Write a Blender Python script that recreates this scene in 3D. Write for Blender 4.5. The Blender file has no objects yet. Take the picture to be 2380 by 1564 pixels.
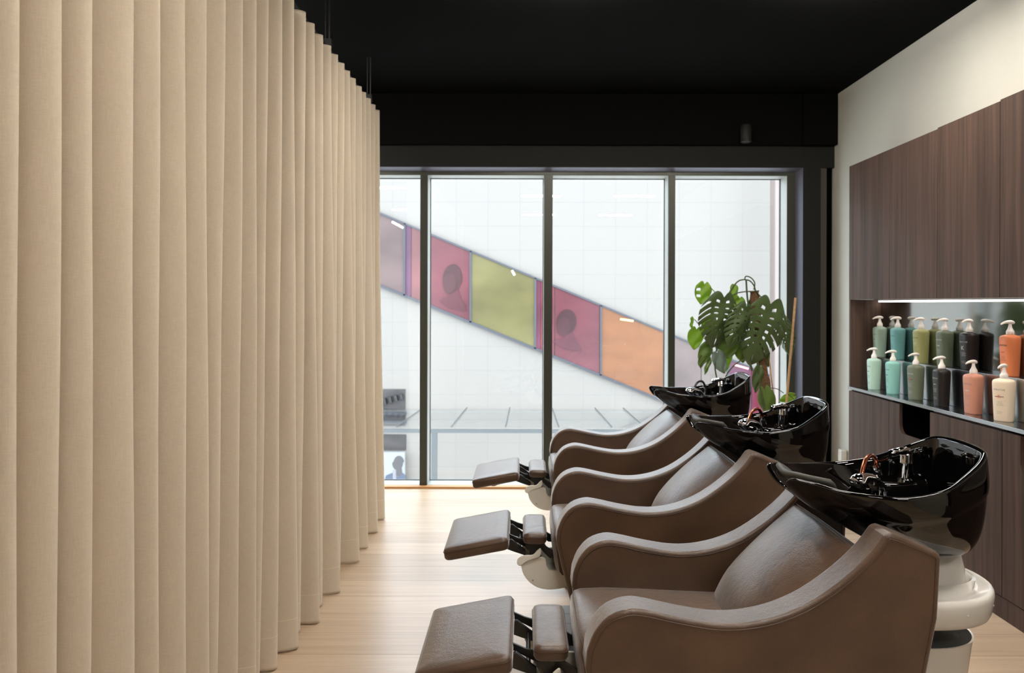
import bpy, bmesh, math, random
from mathutils import Vector, Matrix, Euler
random.seed(7)
PI = math.pi
S = bpy.context.scene
COL = S.collection

# ------------------------------------------------------------------ camera, world, exposure
F_PX = 1850.0; VX, VY = 1221.0, 707.0; HC = 1.40
cam_data = bpy.data.cameras.new('camera')
cam_data.sensor_width = 36; cam_data.sensor_fit = 'HORIZONTAL'
cam_data.lens = F_PX / 2380 * 36
cam_data.shift_x = (1190 - VX) / 2380
cam_data.shift_y = -(782 - VY) / 2380
cam_data.clip_start = 0.02; cam_data.clip_end = 200
cam_data.dof.use_dof = True; cam_data.dof.focus_distance = 2.3; cam_data.dof.aperture_fstop = 6.3
cam = bpy.data.objects.new('camera', cam_data); COL.objects.link(cam)
cam.location = (0, 0, HC); cam.rotation_euler = (PI/2, math.radians(-0.15), 0)
S.camera = cam
S.view_settings.view_transform = 'Standard'; S.view_settings.look = 'None'
S.view_settings.gamma = 1.0; S.view_settings.use_curve_mapping = False
S.view_settings.exposure = 0.0
S.cycles.max_bounces = 10; S.cycles.diffuse_bounces = 5; S.cycles.glossy_bounces = 5
S.cycles.transparent_max_bounces = 16; S.cycles.sample_clamp_indirect = 6.0

world = bpy.data.worlds.new('overcast_sky'); S.world = world; world.use_nodes = True
wn = world.node_tree.nodes; wl = world.node_tree.links
bg = wn['Background']
SKY = 7.6
tc = wn.new('ShaderNodeTexCoord'); sx = wn.new('ShaderNodeSeparateXYZ'); cr = wn.new('ShaderNodeValToRGB')
wl.new(tc.outputs['Generated'], sx.inputs[0]); wl.new(sx.outputs[2], cr.inputs[0])
cr.color_ramp.elements[0].position = 0.0; cr.color_ramp.elements[0].color = (0.76, 0.86, 1.0, 1)
cr.color_ramp.elements[1].position = 0.6; cr.color_ramp.elements[1].color = (0.84, 0.92, 1.0, 1)
wl.new(cr.outputs[0], bg.inputs[0]); bg.inputs[1].default_value = SKY
LAMP = 142.0      # emission of the ceiling luminaires

# ------------------------------------------------------------------ helpers
def PX(px, D): return (px - VX) * D / F_PX
def PZ(py, D): return HC - (py - VY) * D / F_PX

def tag(o, label=None, cat=None, group=None, kind=None):
    if label: o['label'] = label
    if cat: o['category'] = cat
    if group: o['group'] = group
    if kind: o['kind'] = kind
    return o
def empty(name, loc=(0, 0, 0), label=None, cat=None, group=None, kind=None):
    o = bpy.data.objects.new(name, None); COL.objects.link(o); o.location = loc
    o.empty_display_size = 0.1
    return tag(o, label, cat, group, kind)
def link_mesh(name, verts, faces, m, parent=None, smooth=None, bevel=0, seg=2, sub=0, loc=None):
    me = bpy.data.meshes.new(name); me.from_pydata([tuple(v) for v in verts], [], faces); me.validate(); me.update()
    bm = bmesh.new(); bm.from_mesh(me); bmesh.ops.recalc_face_normals(bm, faces=bm.faces); bm.to_mesh(me); bm.free()
    o = bpy.data.objects.new(name, me); COL.objects.link(o)
    if m: me.materials.append(m)
    if parent: o.parent = parent
    if loc: o.location = loc
    if smooth is not None:
        for p in me.polygons: p.use_smooth = True
        if smooth < 180: me.set_sharp_from_angle(angle=math.radians(smooth))
    if bevel:
        b = o.modifiers.new('bevel', 'BEVEL'); b.width = bevel; b.segments = seg; b.limit_method = 'ANGLE'; b.angle_limit = math.radians(35)
        b.harden_normals = False
        for p in me.polygons: p.use_smooth = True
        me.set_sharp_from_angle(angle=math.radians(50))
    if sub:
        s = o.modifiers.new('sub', 'SUBSURF'); s.levels = sub; s.render_levels = sub
    return o
class MB:
    def __init__(s): s.v = []; s.f = []
    def add(s, vs, fs):
        n = len(s.v); s.v += [tuple(v) for v in vs]; s.f += [tuple(i + n for i in f) for f in fs]; return s
    def box(s, x, y, z, M=None):
        vs = [Vector((a, b, c)) for c in z for b in y for a in x]
        if M: vs = [M @ v for v in vs]
        return s.add(vs, [(0, 2, 3, 1), (4, 5, 7, 6), (0, 1, 5, 4), (2, 6, 7, 3), (0, 4, 6, 2), (1, 3, 7, 5)])
    def tube(s, pts, r, n=10, caps=True):
        pts = [Vector(p) for p in pts]; rs = r if isinstance(r, (list, tuple)) else [r] * len(pts)
        rings = []; up = Vector((0, 0, 1))
        t0 = (pts[1] - pts[0]).normalized()
        if abs(t0.dot(up)) > .95: up = Vector((0, 1, 0))
        a = t0.cross(up).normalized()
        for i, p in enumerate(pts):
            t = (pts[min(i + 1, len(pts) - 1)] - pts[max(i - 1, 0)]).normalized()
            a = (a - t * a.dot(t)).normalized(); b = t.cross(a)
            rings.append([p + (a * math.cos(2 * PI * k / n) + b * math.sin(2 * PI * k / n)) * rs[i] for k in range(n)])
        return s.rings(rings, True, caps)
    def rings(s, rings, closed=True, caps=True):
        n = len(rings[0]); base = len(s.v)
        for r in rings: s.v += [tuple(v) for v in r]
        for i in range(len(rings) - 1):
            for k in range(n if closed else n - 1):
                k2 = (k + 1) % n
                s.f.append((base + i * n + k, base + i * n + k2, base + (i + 1) * n + k2, base + (i + 1) * n + k))
        if caps:
            s.f.append(tuple(base + k for k in range(n))[::-1]); s.f.append(tuple(base + (len(rings) - 1) * n + k for k in range(n)))
        return s
    def lathe(s, prof, c=(0, 0, 0), n=24, sx=1, sy=1, caps=True):
        return s.rings([[(c[0] + r * sx * math.cos(2 * PI * k / n), c[1] + r * sy * math.sin(2 * PI * k / n), c[2] + z) for k in range(n)] for r, z in prof], True, caps)
    def prism(s, xz, y0, y1):
        n = len(xz)
        vs = [(x, y0, z) for x, z in xz] + [(x, y1, z) for x, z in xz]
        fs = [tuple(range(n)), tuple(range(n, 2 * n))[::-1]] + [(i, (i + 1) % n, n + (i + 1) % n, n + i) for i in range(n)]
        return s.add(vs, fs)
    def build(s, name, m, parent=None, **k): return link_mesh(name, s.v, s.f, m, parent, **k)
def box(name, x, y, z, m, parent=None, **k): return MB().box(x, y, z).build(name, m, parent, **k)
def struct(o): o['kind'] = 'structure'; return o
def smooth_poly(pts, n=6, closed=False):
    """Catmull-Rom through points"""
    P = [Vector(p) for p in pts]; out = []
    N = len(P); rng = range(N if closed else N - 1)
    for i in rng:
        p0 = P[(i - 1) % N] if closed or i > 0 else P[0]; p1 = P[i]; p2 = P[(i + 1) % N]
        p3 = P[(i + 2) % N] if closed or i + 2 < N else P[-1]
        for k in range(n):
            t = k / n
            out.append(0.5 * ((2 * p1) + (-p0 + p2) * t + (2 * p0 - 5 * p1 + 4 * p2 - p3) * t * t + (-p0 + 3 * p1 - 3 * p2 + p3) * t ** 3))
    if not closed: out.append(P[-1])
    return out

# ------------------------------------------------------------------ materials
def srgb(r, g, b):
    f = lambda c: (c / 255 / 12.92) if c / 255 <= 0.04045 else ((c / 255 + 0.055) / 1.055) ** 2.4
    return (f(r), f(g), f(b), 1)
def mat(name, col, rough=0.5, metal=0.0, spec=0.5, coat=0.0, coat_rough=0.05, sheen=0.0, emis=None, estr=0, trans=0, bump=None, vary=None):
    m = bpy.data.materials.new(name); m.use_nodes = True
    nt = m.node_tree; b = nt.nodes['Principled BSDF']
    b.inputs['Base Color'].default_value = col; b.inputs['Roughness'].default_value = rough
    b.inputs['Metallic'].default_value = metal; b.inputs['Specular IOR Level'].default_value = spec
    b.inputs['Coat Weight'].default_value = coat; b.inputs['Coat Roughness'].default_value = coat_rough
    b.inputs['Sheen Weight'].default_value = sheen; b.inputs['Transmission Weight'].default_value = trans
    if emis: b.inputs['Emission Color'].default_value = emis; b.inputs['Emission Strength'].default_value = estr
    co = None
    if bump or vary:
        co = nt.nodes.new('ShaderNodeTexCoord')
    if vary:   # (scale vec, detail, dark factor, light factor)
        sc, det, lo, hi = vary
        mp = nt.nodes.new('ShaderNodeMapping'); mp.inputs['Scale'].default_value = sc
        nz = nt.nodes.new('ShaderNodeTexNoise'); nz.inputs['Scale'].default_value = 1; nz.inputs['Detail'].default_value = det
        rp = nt.nodes.new('ShaderNodeValToRGB')
        rp.color_ramp.elements[0].position = .3; rp.color_ramp.elements[1].position = .7
        rp.color_ramp.elements[0].color = (col[0] * lo, col[1] * lo, col[2] * lo, 1)
        rp.color_ramp.elements[1].color = (min(1, col[0] * hi), min(1, col[1] * hi), min(1, col[2] * hi), 1)
        nt.links.new(co.outputs['Object'], mp.inputs[0]); nt.links.new(mp.outputs[0], nz.inputs['Vector'])
        nt.links.new(nz.outputs[0], rp.inputs[0]); nt.links.new(rp.outputs[0], b.inputs['Base Color'])
    if bump:   # (scale vec, detail, strength, distance)
        sc, det, st, di = bump
        mp = nt.nodes.new('ShaderNodeMapping'); mp.inputs['Scale'].default_value = sc
        nz = nt.nodes.new('ShaderNodeTexNoise'); nz.inputs['Scale'].default_value = 1; nz.inputs['Detail'].default_value = det
        bp = nt.nodes.new('ShaderNodeBump'); bp.inputs['Strength'].default_value = st; bp.inputs['Distance'].default_value = di
        nt.links.new(co.outputs['Object'], mp.inputs[0]); nt.links.new(mp.outputs[0], nz.inputs['Vector'])
        nt.links.new(nz.outputs[0], bp.inputs['Height']); nt.links.new(bp.outputs[0], b.inputs['Normal'])
    return m

def out(r, g, b):
    """outdoor paint: the street is exposed far brighter than the room"""
    c = srgb(r, g, b); return (c[0] * .23, c[1] * .225, c[2] * .215, 1)
M = {}
M['white_wall'] = mat('white_wall', srgb(194, 193, 184), 0.75, vary=((3, 3, 3), 3, .97, 1.02), bump=((90, 90, 90), 3, .08, .002))
M['bulkhead'] = mat('bulkhead_black', srgb(8, 8, 7), 0.8, spec=.08)
M['black_paint'] = mat('black_paint', srgb(27, 27, 25), 0.7, spec=.25, bump=((60, 60, 60), 3, .1, .002))
M['frame'] = mat('frame_metal', srgb(62, 64, 56), 0.38, metal=.35, spec=.5, bump=((200, 200, 200), 2, .04, .001))
M['reveal'] = mat('reveal_metal', srgb(92, 92, 104), 0.45, metal=.3)
M['ceiling'] = mat('ceiling_black', srgb(13, 13, 12), 0.95, spec=.03, bump=((40, 40, 40), 3, .15, .003))
M['black_metal'] = mat('black_metal', srgb(24, 23, 22), 0.42, spec=.5, bump=((120, 120, 120), 2, .05, .001))
M['chrome'] = mat('chrome', (0.82, 0.82, 0.83, 1), 0.06, metal=1)
M['steel'] = mat('brushed_steel', (0.40, 0.41, 0.42, 1), 0.20, metal=1, bump=((4, 4, 400), 3, .05, .001))
M['mirror_steel'] = mat('polished_steel', (0.42, 0.44, 0.43, 1), 0.10, metal=1, bump=((4, 4, 60), 2, .03, .001))
M['copper'] = mat('copper_hose', srgb(176, 100, 70), 0.22, metal=1)
M['bowl'] = mat('glazed_black_ceramic', srgb(7, 6, 6), 0.04, spec=.55)
M['rubber'] = mat('grey_gel_rubber', srgb(66, 66, 62), 0.5, spec=.4)
M['white_plastic'] = mat('glossy_white_plastic', srgb(232, 228, 220), 0.16, spec=.5, coat=.4)
M['cream_plastic'] = mat('cream_plastic', srgb(240, 236, 224), 0.36, spec=.5)
M['dark_inside'] = mat('dark_inside', srgb(60, 66, 66), 0.6)
M['void'] = mat('void_black', srgb(8, 8, 8), 0.9, spec=.05)
M['bottle_white'] = mat('pump_plastic', srgb(250, 244, 238), 0.35)
M['bamboo'] = mat('bamboo', srgb(190, 150, 105), 0.5, vary=((20, 20, 60), 3, .8, 1.1))
M['moss'] = mat('coir_pole', srgb(112, 82, 52), 0.95, vary=((60, 60, 90), 4, .5, 1.3), bump=((120, 120, 120), 4, .9, .01))
M['stem'] = mat('plant_stem', srgb(72, 82, 48), 0.5, vary=((40, 40, 40), 2, .7, 1.2))
M['soil'] = mat('potting_soil', srgb(50, 38, 28), 0.95, bump=((80, 80, 80), 4, 1, .01))
M['pot'] = mat('pot_grey', srgb(120, 118, 112), 0.6, vary=((8, 8, 8), 3, .85, 1.1))
M['led'] = mat('led_strip', (1, 1, 1, 1), 0.5, emis=(1.0, 0.90, 0.81, 1), estr=11)
M['lamp'] = mat('lamp_diffuser', (1, 1, 1, 1), 0.5, emis=(1.0, 0.93, 0.84, 1), estr=LAMP)

def leather():
    m = mat('brown_leather', srgb(98, 74, 57), 0.50, spec=.25, coat=.75, coat_rough=.30)
    nt = m.node_tree; b = nt.nodes['Principled BSDF']; b.inputs['Coat IOR'].default_value = 1.55; b.inputs['Sheen Weight'].default_value = .55; b.inputs['Sheen Roughness'].default_value = .35
    co = nt.nodes.new('ShaderNodeTexCoord')
    n1 = nt.nodes.new('ShaderNodeTexNoise'); n1.inputs['Scale'].default_value = 9; n1.inputs['Detail'].default_value = 8
    rp = nt.nodes.new('ShaderNodeValToRGB')
    rp.color_ramp.elements[0].position = .3; rp.color_ramp.elements[0].color = srgb(68, 47, 32)
    rp.color_ramp.elements[1].position = .72; rp.color_ramp.elements[1].color = srgb(89, 65, 46)
    nt.links.new(co.outputs['Object'], n1.inputs['Vector']); nt.links.new(n1.outputs[0], rp.inputs[0]); nt.links.new(rp.outputs[0], b.inputs['Base Color'])
    mp = nt.nodes.new('ShaderNodeMapping'); mp.inputs['Scale'].default_value = (120, 170, 220)
    n0 = nt.nodes.new('ShaderNodeTexNoise'); n0.inputs['Scale'].default_value = 30; n0.inputs['Detail'].default_value = 2
    va = nt.nodes.new('ShaderNodeVectorMath'); va.operation = 'MULTIPLY_ADD'; va.inputs[1].default_value = (.03, .03, .03)
    nt.links.new(co.outputs['Object'], n0.inputs['Vector']); nt.links.new(n0.outputs[1], va.inputs[0]); nt.links.new(co.outputs['Object'], va.inputs[2])
    nt.links.new(va.outputs[0], mp.inputs[0])
    vo = nt.nodes.new('ShaderNodeTexVoronoi'); vo.feature = 'DISTANCE_TO_EDGE'; vo.inputs['Scale'].default_value = 1
    nt.links.new(mp.outputs[0], vo.inputs['Vector'])
    n2 = nt.nodes.new('ShaderNodeTexNoise'); n2.inputs['Scale'].default_value = 60; n2.inputs['Detail'].default_value = 6
    nt.links.new(co.outputs['Object'], n2.inputs['Vector'])
    cl = nt.nodes.new('ShaderNodeMath'); cl.operation = 'MINIMUM'; cl.inputs[1].default_value = .22
    nt.links.new(vo.outputs['Distance'], cl.inputs[0])
    ad = nt.nodes.new('ShaderNodeMath'); ad.operation = 'MULTIPLY_ADD'; ad.inputs[1].default_value = 1.0
    nt.links.new(n2.outputs[0], ad.inputs[0]); nt.links.new(cl.outputs[0], ad.inputs[2])
    bp = nt.nodes.new('ShaderNodeBump'); bp.inputs['Strength'].default_value = .40; bp.inputs['Distance'].default_value = .0022
    nt.links.new(ad.outputs[0], bp.inputs['Height']); nt.links.new(bp.outputs[0], b.inputs['Normal']); nt.links.new(bp.outputs[0], b.inputs['Coat Normal'])
    return m
M['leather'] = leather()
M['leather_piping'] = mat('leather_piping', srgb(70, 50, 38), 0.5)

def walnut():
    m = mat('smoked_wood', srgb(90, 72, 64), 0.6, spec=.18)
    nt = m.node_tree; b = nt.nodes['Principled BSDF']
    co = nt.nodes.new('ShaderNodeTexCoord'); mp = nt.nodes.new('ShaderNodeMapping'); mp.inputs['Scale'].default_value = (26, 26, 1.1)
    n1 = nt.nodes.new('ShaderNodeTexNoise'); n1.inputs['Scale'].default_value = 1; n1.inputs['Detail'].default_value = 6; n1.inputs['Distortion'].default_value = .6
    mp2 = nt.nodes.new('ShaderNodeMapping'); mp2.inputs['Scale'].default_value = (150, 150, 3)
    n2 = nt.nodes.new('ShaderNodeTexNoise'); n2.inputs['Scale'].default_value = 1; n2.inputs['Detail'].default_value = 3
    mx = nt.nodes.new('ShaderNodeMath'); mx.operation = 'MULTIPLY_ADD'; mx.inputs[1].default_value = .15
    rp = nt.nodes.new('ShaderNodeValToRGB')
    rp.color_ramp.elements[0].position = .36; rp.color_ramp.elements[0].color = srgb(60, 47, 41)
    rp.color_ramp.elements[1].position = .80; rp.color_ramp.elements[1].color = srgb(90, 72, 63)
    nt.links.new(co.outputs['Object'], mp.inputs[0]); nt.links.new(mp.outputs[0], n1.inputs['Vector'])
    nt.links.new(co.outputs['Object'], mp2.inputs[0]); nt.links.new(mp2.outputs[0], n2.inputs['Vector'])
    nt.links.new(n2.outputs[0], mx.inputs[0]); nt.links.new(n1.outputs[0], mx.inputs[2])
    nt.links.new(mx.outputs[0], rp.inputs[0]); nt.links.new(rp.outputs[0], b.inputs['Base Color'])
    return m
M['wood'] = walnut()

def floor_mat():
    m = mat('oak_planks', srgb(214, 182, 140), 0.33, spec=.75)
    nt = m.node_tree; b = nt.nodes['Principled BSDF']
    co = nt.nodes.new('ShaderNodeTexCoord')
    br = nt.nodes.new('ShaderNodeTexBrick'); br.inputs['Scale'].default_value = 1
    br.inputs['Brick Width'].default_value = 2.1; br.inputs['Row Height'].default_value = .212
    br.inputs['Mortar Size'].default_value = .0015; br.inputs['Mortar Smooth'].default_value = .2
    br.inputs['Color1'].default_value = srgb(190, 166, 140); br.inputs['Color2'].default_value = srgb(210, 187, 162)
    br.inputs['Mortar'].default_value = srgb(140, 112, 84); br.offset = .37; br.inputs['Bias'].default_value = 0
    mp0 = nt.nodes.new('ShaderNodeMapping'); mp0.inputs['Location'].default_value = (1.03, .001, 0)
    nt.links.new(co.outputs['Object'], mp0.inputs[0]); nt.links.new(mp0.outputs[0], br.inputs['Vector'])
    mp = nt.nodes.new('ShaderNodeMapping'); mp.inputs['Scale'].default_value = (1.6, 34, 1)
    nz = nt.nodes.new('ShaderNodeTexNoise'); nz.inputs['Scale'].default_value = 1; nz.inputs['Detail'].default_value = 7; nz.inputs['Distortion'].default_value = .5
    rp = nt.nodes.new('ShaderNodeValToRGB')
    rp.color_ramp.elements[0].position = .3; rp.color_ramp.elements[0].color = (.80, .76, .70, 1)
    rp.color_ramp.elements[1].position = .7; rp.color_ramp.elements[1].color = (1.06, 1.05, 1.04, 1)
    nt.links.new(co.outputs['Object'], mp.inputs[0]); nt.links.new(mp.outputs[0], nz.inputs['Vector']); nt.links.new(nz.outputs[0], rp.inputs[0])
    mx = nt.nodes.new('ShaderNodeMix'); mx.data_type = 'RGBA'; mx.blend_type = 'MULTIPLY'; mx.inputs[0].default_value = .8
    nt.links.new(br.outputs[0], mx.inputs[6]); nt.links.new(rp.outputs[0], mx.inputs[7]); nt.links.new(mx.outputs[2], b.inputs['Base Color'])
    bp = nt.nodes.new('ShaderNodeBump'); bp.inputs['Strength'].default_value = .25; bp.inputs['Distance'].default_value = .002; bp.invert = True
    nt.links.new(br.outputs[1], bp.inputs['Height']); nt.links.new(bp.outputs[0], b.inputs['Normal'])
    return m
M['floor'] = floor_mat()

def curtain_mat():
    m = bpy.data.materials.new('curtain_fabric'); m.use_nodes = True
    nt = m.node_tree; b = nt.nodes['Principled BSDF']; out = nt.nodes['Material Output']
    co = nt.nodes.new('ShaderNodeTexCoord')
    mp = nt.nodes.new('ShaderNodeMapping'); mp.inputs['Scale'].default_value = (60, 60, 700)
    n1 = nt.nodes.new('ShaderNodeTexNoise'); n1.inputs['Scale'].default_value = 1; n1.inputs['Detail'].default_value = 3
    mp2 = nt.nodes.new('ShaderNodeMapping'); mp2.inputs['Scale'].default_value = (700, 700, 40)
    n2 = nt.nodes.new('ShaderNodeTexNoise'); n2.inputs['Scale'].default_value = 1; n2.inputs['Detail'].default_value = 3
    nt.links.new(co.outputs['Object'], mp.inputs[0]); nt.links.new(mp.outputs[0], n1.inputs['Vector'])
    nt.links.new(co.outputs['Object'], mp2.inputs[0]); nt.links.new(mp2.outputs[0], n2.inputs['Vector'])
    ad = nt.nodes.new('ShaderNodeMath'); ad.operation = 'ADD'
    nt.links.new(n1.outputs[0], ad.inputs[0]); nt.links.new(n2.outputs[0], ad.inputs[1])
    rp = nt.nodes.new('ShaderNodeValToRGB')
    rp.color_ramp.elements[0].position = .35; rp.color_ramp.elements[0].color = srgb(214, 199, 178)
    rp.color_ramp.elements[1].position = .65; rp.color_ramp.elements[1].color = srgb(224, 210, 189)
    hf = nt.nodes.new('ShaderNodeMath'); hf.operation = 'MULTIPLY'; hf.inputs[1].default_value = .5
    nt.links.new(ad.outputs[0], hf.inputs[0]); nt.links.new(hf.outputs[0], rp.inputs[0])
    # stitch line of the hem
    sp = nt.nodes.new('ShaderNodeSeparateXYZ'); nt.links.new(co.outputs['Object'], sp.inputs[0])
    s1 = nt.nodes.new('ShaderNodeMath'); s1.operation = 'COMPARE'; s1.inputs[1].default_value = .128; s1.inputs[2].default_value = .0011
    nt.links.new(sp.outputs[2], s1.inputs[0])
    mx = nt.nodes.new('ShaderNodeMix'); mx.data_type = 'RGBA'; mx.inputs[7].default_value = srgb(236, 224, 200)
    nt.links.new(s1.outputs[0], mx.inputs[0]); nt.links.new(rp.outputs[0], mx.inputs[6])
    nt.links.new(mx.outputs[2], b.inputs['Base Color'])
    b.inputs['Roughness'].default_value = .85; b.inputs['Sheen Weight'].default_value = .25; b.inputs['Specular IOR Level'].default_value = .2
    bp = nt.nodes.new('ShaderNodeBump'); bp.inputs['Strength'].default_value = .25; bp.inputs['Distance'].default_value = .0008
    nt.links.new(ad.outputs[0], bp.inputs['Height']); nt.links.new(bp.outputs[0], b.inputs['Normal'])
    tr = nt.nodes.new('ShaderNodeBsdfTranslucent'); nt.links.new(mx.outputs[2], tr.inputs[0])
    ms = nt.nodes.new('ShaderNodeMixShader'); ms.inputs[0].default_value = .12
    nt.links.new(b.outputs[0], ms.inputs[1]); nt.links.new(tr.outputs[0], ms.inputs[2]); nt.links.new(ms.outputs[0], out.inputs[0])
    return m
M['curtain'] = curtain_mat()

def glass_mat(name='window_glass', tint=(.97, .985, .98, 1), ior=1.45):
    m = bpy.data.materials.new(name); m.use_nodes = True
    nt = m.node_tree; out = nt.nodes['Material Output']; nt.nodes.remove(nt.nodes['Principled BSDF'])
    t = nt.nodes.new('ShaderNodeBsdfTransparent'); t.inputs[0].default_value = tint
    g = nt.nodes.new('ShaderNodeBsdfGlossy'); g.inputs['Roughness'].default_value = 0.0
    f = nt.nodes.new('ShaderNodeFresnel'); f.inputs[0].default_value = ior
    ms = nt.nodes.new('ShaderNodeMixShader')
    ge = nt.nodes.new('ShaderNodeNewGeometry'); ma = nt.nodes.new('ShaderNodeMath'); ma.operation = 'MULTIPLY_ADD'
    ma.inputs[1].default_value = 1 / ior - ior; ma.inputs[2].default_value = ior      # same reflectance from both faces of the sheet
    nt.links.new(ge.outputs['Backfacing'], ma.inputs[0]); nt.links.new(ma.outputs[0], f.inputs[0])
    nt.links.new(f.outputs[0], ms.inputs[0]); nt.links.new(t.outputs[0], ms.inputs[1]); nt.links.new(g.outputs[0], ms.inputs[2]); nt.links.new(ms.outputs[0], out.inputs[0])
    return m
M['glass'] = glass_mat()
M['canopy_glass'] = glass_mat('canopy_glass', (.985, .995, 1, 1), 1.18)

def facade_mat():
    m = mat('facade_panels', srgb(190, 188, 182), 0.6, spec=.3)
    nt = m.node_tree; b = nt.nodes['Principled BSDF']
    co = nt.nodes.new('ShaderNodeTexCoord'); sp = nt.nodes.new('ShaderNodeSeparateXYZ'); cb = nt.nodes.new('ShaderNodeCombineXYZ')
    nt.links.new(co.outputs['Object'], sp.inputs[0]); nt.links.new(sp.outputs[0], cb.inputs[0]); nt.links.new(sp.outputs[2], cb.inputs[1])
    mp = nt.nodes.new('ShaderNodeMapping'); mp.inputs['Location'].default_value = (.14, .27, 0); nt.links.new(cb.outputs[0], mp.inputs[0])
    br = nt.nodes.new('ShaderNodeTexBrick'); br.offset = 0; br.inputs['Scale'].default_value = 1
    br.inputs['Brick Width'].default_value = .80; br.inputs['Row Height'].default_value = .605
    br.inputs['Mortar Size'].default_value = .008; br.inputs['Mortar Smooth'].default_value = .3
    c = (.190, .173, .155, 1)
    br.inputs['Color1'].default_value = c; br.inputs['Color2'].default_value = (.192, .175, .157, 1); br.inputs['Mortar'].default_value = (.164, .151, .138, 1)
    nt.links.new(mp.outputs[0], br.inputs['Vector']); nt.links.new(br.outputs[0], b.inputs['Base Color'])
    return m
M['facade'] = facade_mat()
M['facade_metal'] = mat('facade_metal', out(120, 124, 138), 0.5, metal=.2)
M['facade_dark'] = mat('facade_dark_opening', out(112, 106, 108), 0.7, vary=((2, 2, 6), 3, .6, 1.4))
M['pavement'] = mat('pavement', (.60, .59, .57, 1), 0.8, vary=((1, 1, 1), 3, .92, 1.05))
M['pillar'] = mat('pink_pillar', out(228, 208, 204), 0.6)
K = .20
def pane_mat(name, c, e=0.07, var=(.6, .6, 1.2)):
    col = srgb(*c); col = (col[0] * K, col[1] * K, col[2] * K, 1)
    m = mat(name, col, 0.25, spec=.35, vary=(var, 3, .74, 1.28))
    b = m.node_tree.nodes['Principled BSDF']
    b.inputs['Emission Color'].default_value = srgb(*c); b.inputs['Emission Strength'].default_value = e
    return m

# ------------------------------------------------------------------ room shell
XW = 2.34; YW = 6.03; ZC = HC + XW / 1.478; XL = -2.7; YB = -3.2
struct(box('floor', (XL, 2.36), (YB, 6.08), (-.12, 0), M['floor']))
struct(box('ceiling', (XL, 2.36), (YB, 6.2), (ZC, ZC + .1), M['ceiling']))
struct(box('wall_right', (XW, XW + .15), (YB, 6.12), (0, ZC), M['white_wall']))
struct(box('wall_left', (XL - .12, XL), (YB, 6.2), (0, ZC), mat('grey_wall', srgb(140, 138, 130), .8)))
struct(box('wall_back', (XL, 2.36), (YB - .12, YB), (0, ZC), mat('dark_grey_wall', srgb(52, 50, 47), .8)))
# black bulkhead along the window head
ZB = HC + 371 * 6.0 / F_PX
XF = (1903 - VX) * YW / F_PX
mb = MB().box((XL, XW), (5.99, 6.3), (ZB, ZC)).box((1.86 * 1.12, XW), (5.965, 6.0), (ZB, ZC))
struct(mb.build('trim_1', M['bulkhead']))
# window wall: header, right jamb
Wx1 = PX(1866, YW); Wz1 = PZ(388, YW)      # edge of the splayed reveal in the wall
mb = MB().box((XL, XW), (YW, 6.28), (Wz1, ZB)).box((Wx1, PX(1907, YW)), (YW, 6.28), (0, Wz1))
struct(mb.build('wall_front', M['black_paint']))
M['olive'] = mat('dark_olive_strip', srgb(66, 62, 52), 0.6)
struct(box('trim_2', (PX(1907, YW), PX(1922, YW)), (YW + .012, 6.28), (0, ZB), M['olive']))
struct(box('trim_3', (PX(1922, YW), XW), (YW + .05, 6.28), (0, ZB), M['void']))
# pale filler strip between the cabinets and the window end of the wall
struct(box('trim_4', (XW - .03, XW - .001), (5.28, 5.74), (0, 2.30), M['white_wall']))

# window ------------------------------------------------------------
YF = 6.10; YG = 6.27
Fx1 = PX(1829, YF) ; Fz1 = PZ(407, YF)
WL = -2.6
win = empty('window_1', (0, YF, 0)); win['kind'] = 'structure'
def wbox(name, x, y, z, m, **k):
    o = box(name, x, y, z, m, None, **k); o.parent = win; o.matrix_parent_inverse = Matrix.Translation((0, -YF, 0)); return o
# splayed reveal
mb = MB()
a0, a1 = Wx1, PX(1846, YF + .02); b0, b1 = Wz1, PZ(400, YF + .02)
mb.add([(WL, YW, b0), (a0, YW, b0), (a0, YW, 0), (WL, YF, b1), (a1, YF, b1), (a1, YF, 0)], [(0, 1, 4, 3), (1, 2, 5, 4)])
rv = mb.build('reveal', M['reveal']); rv.parent = win; rv.matrix_parent_inverse = Matrix.Translation((0, -YF, 0))
sd = rv.modifiers.new('t', 'SOLIDIFY'); sd.thickness = .004
fr = MB().box((WL, a1 + .02), (YF, YG + .03), (Fz1, b1 + .02)).box((Fx1, a1 + .02), (YF, YG + .03), (0, Fz1)).box((WL, Fx1), (YF, YG + .03), (-.05, .012)).box((WL - .06, WL), (YF, YG + .03), (0, Fz1))
o = fr.build('window_frame', M['frame']); o.parent = win; o.matrix_parent_inverse = Matrix.Translation((0, -YF, 0))
mull = [(976.5, 993.5), (1264, 1283.5), (1553, 1568.5)]
edges = [WL]
for a, b in mull:
    xa, xb = PX(a, YF), PX(b, YF)
    wbox('mullion', (xa, xb), (YF - .01, YG + .02), (.01, Fz1), M['frame'], bevel=.002)
    edges += [xa, xb]
daylit_grey = mat('daylit_frame_grey', srgb(172, 176, 172), .4, metal=.2)  # added boards on the frame sides; their daylight is put into the pale colour
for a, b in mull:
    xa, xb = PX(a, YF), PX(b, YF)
    wbox('mullion_side', (xa - .0015, xb + .0015), (YF + .006, YG - .014), (.012, Fz1 - .001), daylit_grey)
wbox('frame_side', (Fx1 - .0015, Fx1), (YF + .006, YG - .014), (.012, Fz1 - .001), daylit_grey)
wbox('head_daylit', (WL, Fx1 - .002), (YF + .006, YG - .014), (Fz1 - .0015, Fz1), daylit_grey)
wbox('sill_daylit', (WL, Fx1 - .002), (YF + .006, YG - .014), (.012, .0135), daylit_grey)
x0 = edges[1]; step = (PX(1273, YF) - PX(985, YF))
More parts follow.
